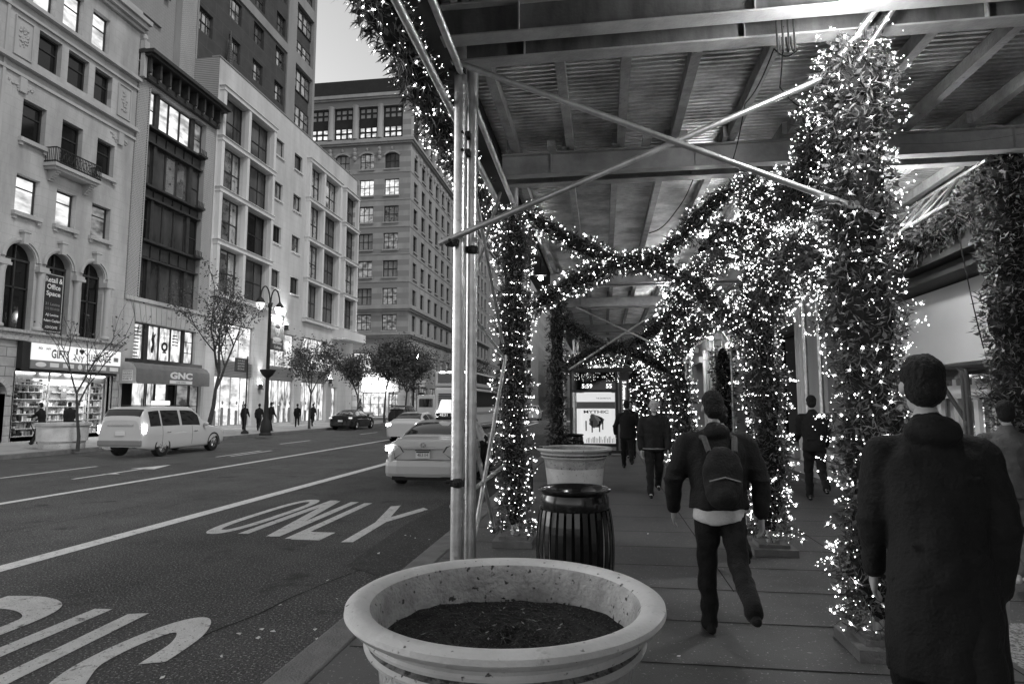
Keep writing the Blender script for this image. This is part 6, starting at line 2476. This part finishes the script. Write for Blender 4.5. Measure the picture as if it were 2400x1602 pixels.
    if beard:   # pale collar
        mb = MB(); cone(mb, neck + Vector((0, .065, -.05)), neck + Vector((0, .045, .02)), .03, .05); fin(mb); fuse(mb, 'collar', 'cloth_light', t, vox * .6 * k, 2)
        mb = MB()
        for a_ in range(24):
            q0, q1 = a_ * .2618, (a_ + 1) * .2618
            mb.tube([(.2 * b_ * math.cos(q0), .15 * b_ * math.sin(q0), .87), (.2 * b_ * math.cos(q1), .15 * b_ * math.sin(q1), .87)], .012, 5, cap=False)
        fin(mb); mb.build('hem_band', 'cloth_mid', t)
    t.location = loc
    t.rotation_euler = (0, 0, R(rz))
    return t, armp, k, dz


def bag_thing(name, label, cat, c, r, mat, strap=None, rot=0):
    mb = MB()
    x, y, z = c
    poly = []
    mb.ball(c, r, 20)
    mb.ball((x, y + r[1] * .2, z - r[2] * .25), (r[0] * .98, r[1] * .9, r[2] * .8), 20)
    t = thing(name, label, cat, c)
    o = fuse(mb, 'sack', mat, t, .015, 3)
    o.data.transform(Matrix.Translation(-Vector(c)))
    if strap:
        m2 = MB(); m2.tube(strap, .018, 8)
        m2.build('strap', 'cloth_mid', t)
    return t


# walkers on the near sidewalk (away from the camera = +Y)
person('walker in a bulky dark jacket with a pale shirt hem showing below it', (.86, 5.05, .15), 4, 1.72, legs=(.04, -.45), arms=(.10, -.25), elbow=(.3, .25), coat='cloth_black', coat_len=-.02, pants='cloth_black', hem='cloth_light', vox=.014, bulk=1.28, hood=True, skirt=.0, arm_out=.05, shoes='cloth_black')
person('large very dark coated figure nearest the camera, second from the right edge', (1.42, 3.0, .15), -12, 1.86, legs=(.28, -.35), arms=(.12, -.2), elbow=(.35, .3), coat='cloth_black', coat_len=.36, pants='cloth_black', vox=.014, bulk=1.04, skirt=.03, arm_out=-.015, hood=True)
person('woman in a grey top with a pale shoulder bag at the right edge', (3.85, 6.7, .15), -20, 1.68, legs=(-.25, .25), arms=(-.3, .2), elbow=(.5, .5), coat='cloth_grey', coat_len=.04, pants='cloth_mid', vox=.016, bulk=1.15, shoes='cloth_light')
def backpack():
    t = thing('backpack', 'dark backpack worn by the walker in the bulky jacket', 'backpack', (.86, 4.85, 1.3))
    mb = MB()
    mb.ball((.86, 4.86, 1.33), (.15, .085, .22), 20); mb.ball((.86, 4.83, 1.22), (.14, .09, .13), 18); mb.ball((.86, 4.80, 1.2), (.10, .08, .09), 16)
    o = fuse(mb, 'sack', 'cloth_dark', t, .012, 3)
    o.data.transform(Matrix.Translation(-Vector((.86, 4.85, 1.3))))
    for sg_ in (-1, 1):
        m2 = MB(); m2.tube([(.86 + sg_ * .09, 4.86, 1.5), (.86 + sg_ * .11, 4.95, 1.60), (.86 + sg_ * .12, 5.08, 1.6), (.86 + sg_ * .13, 5.2, 1.5)], .022, 8)
        m2.build('strap', 'cloth_grey', t, smooth=True)
    m2 = MB(); m2.tube([(.75, 4.768, 1.3), (.86, 4.755, 1.33), (.97, 4.768, 1.3)], .006, 6); m2.build('zip', 'ink_grey', t)


backpack()
bag_thing('shoulder_bag', 'pale slouchy shoulder bag hanging beside the woman at the right edge', 'bag', (3.92, 6.28, 1.08), (.17, .12, .30), 'cloth_mid', strap=[(3.85, 6.3, 1.3), (3.88, 6.5, 1.52), (3.98, 6.62, 1.56), (4.0, 6.4, 1.3)])
person('man in a dark jacket walking away close to the store wall', (3.72, 12.0, .15), -8, 1.78, legs=(.12, -.35), arms=(.2, .1), elbow=(1.0, .6), coat='cloth_black', coat_len=.05, pants='cloth_black', vox=.016, bulk=1.12)
person('smiling grey bearded man in a dark jacket walking towards the camera', (.93, 12.2, .15), 180, 1.74, legs=(-.15, .2), arms=(.1, -.15), elbow=(.25, .25), coat='cloth_dark', coat_len=.06, pants='cloth_black', vox=.014, bulk=1.15, bald=True, beard=True)
person('dark coated figure half hidden behind the smiling bearded man', (.62, 17.2, .15), 0, 1.74, legs=(.2, -.3), coat='cloth_black', coat_len=.1, vox=.02, bulk=1.15, arm_out=.06)
person('slim man in a dark suit beside the bus shelter', (.85, 20.6, .15), 180, 1.72, legs=(.08, -.08), coat='cloth_black', coat_len=.1, vox=.02, hem='cloth_light')
person('blurred dark haired walker just beyond the man in the bulky jacket', (1.27, 7.1, .15), 5, 1.66, legs=(.3, -.3), coat='cloth_dark', coat_len=.05, vox=.018, bulk=1.1)
person('man in a pale shirt bending to the taxi door with a hand at his ear', (-3.0, 15.6, 0), 75, 1.68, legs=(.1, -.1), arms=(.9, .4), elbow=(2.0, .8), coat='cloth_light', coat_len=.0, pants='cloth_dark', vox=.016, bend=.35)
# people across the avenue
far = [
    ((-24.6, 24.7, .15), 100, 'dark clothed figure pushing a stroller past the gift shop', 1.74),
    ((-25.3, 26.9, .15), 60, 'figure in a long dark coat behind the white planter at the gift shop', 1.78),
    ((-24.0, 39.6, .15), 0, 'dark figure standing left of the sign post across the avenue', 1.7),
    ((-22.3, 38.5, .15), 20, 'dark figure striding just left of the twin arm street lamp', 1.72),
    ((-21.2, 37.9, .15), -15, 'taller dark figure directly right of the twin arm street lamp', 1.82),
    ((-22.9, 44.9, .15), 30, 'left figure of the dark pair walking by the small leafy tree', 1.72),
    ((-22.5, 46.6, .15), 10, 'right figure of the dark pair walking by the small leafy tree', 1.74)]
for i, (l, rz, lb, h) in enumerate(far):
    person(lb, l, rz, h, legs=(.3, -.35) if i != 2 else (.05, -.05), arms=(-.35, .3) if i else (.7, .5), elbow=(.3, .3) if i else (.9, .6), coat='cloth_black', coat_len=.3 if i == 1 else .05, vox=.03, group='passers-by across the avenue')
mb = MB()
for a, b in (((-24.2, 24.2, .3), (-24.5, 24.0, 1.1)), ((-24.2, 23.9, .3), (-24.4, 24.5, 1.0)), ((-24.5, 24.0, 1.1), (-24.5, 24.6, 1.05)), ((-24.2, 24.2, .3), (-24.2, 23.9, .3))):
    mb.tube([a, b], .02, 6)
for y in (24.2, 23.85):
    mb.lathe([(.02, -.02), (.09, -.02), (.09, .02), (.02, .02)], (-24.2, y, .24), 14, ax='X')
mb.build('stroller', 'rubber', label='folded dark stroller pushed along in front of the gift shop', cat='stroller')
mb = MB()
mb.box(-26.3, -25.9, 27.9, 28.3, .17, .8); mb.tube([(-26.2, 28.0, .8), (-26.2, 28.0, 1.15), (-26.2, 28.25, 1.15), (-26.2, 28.25, .8)], .015, 6)
mb.build('suitcase', 'cloth_mid', label='upright suitcase for sale beside the gift shop door', cat='suitcase')
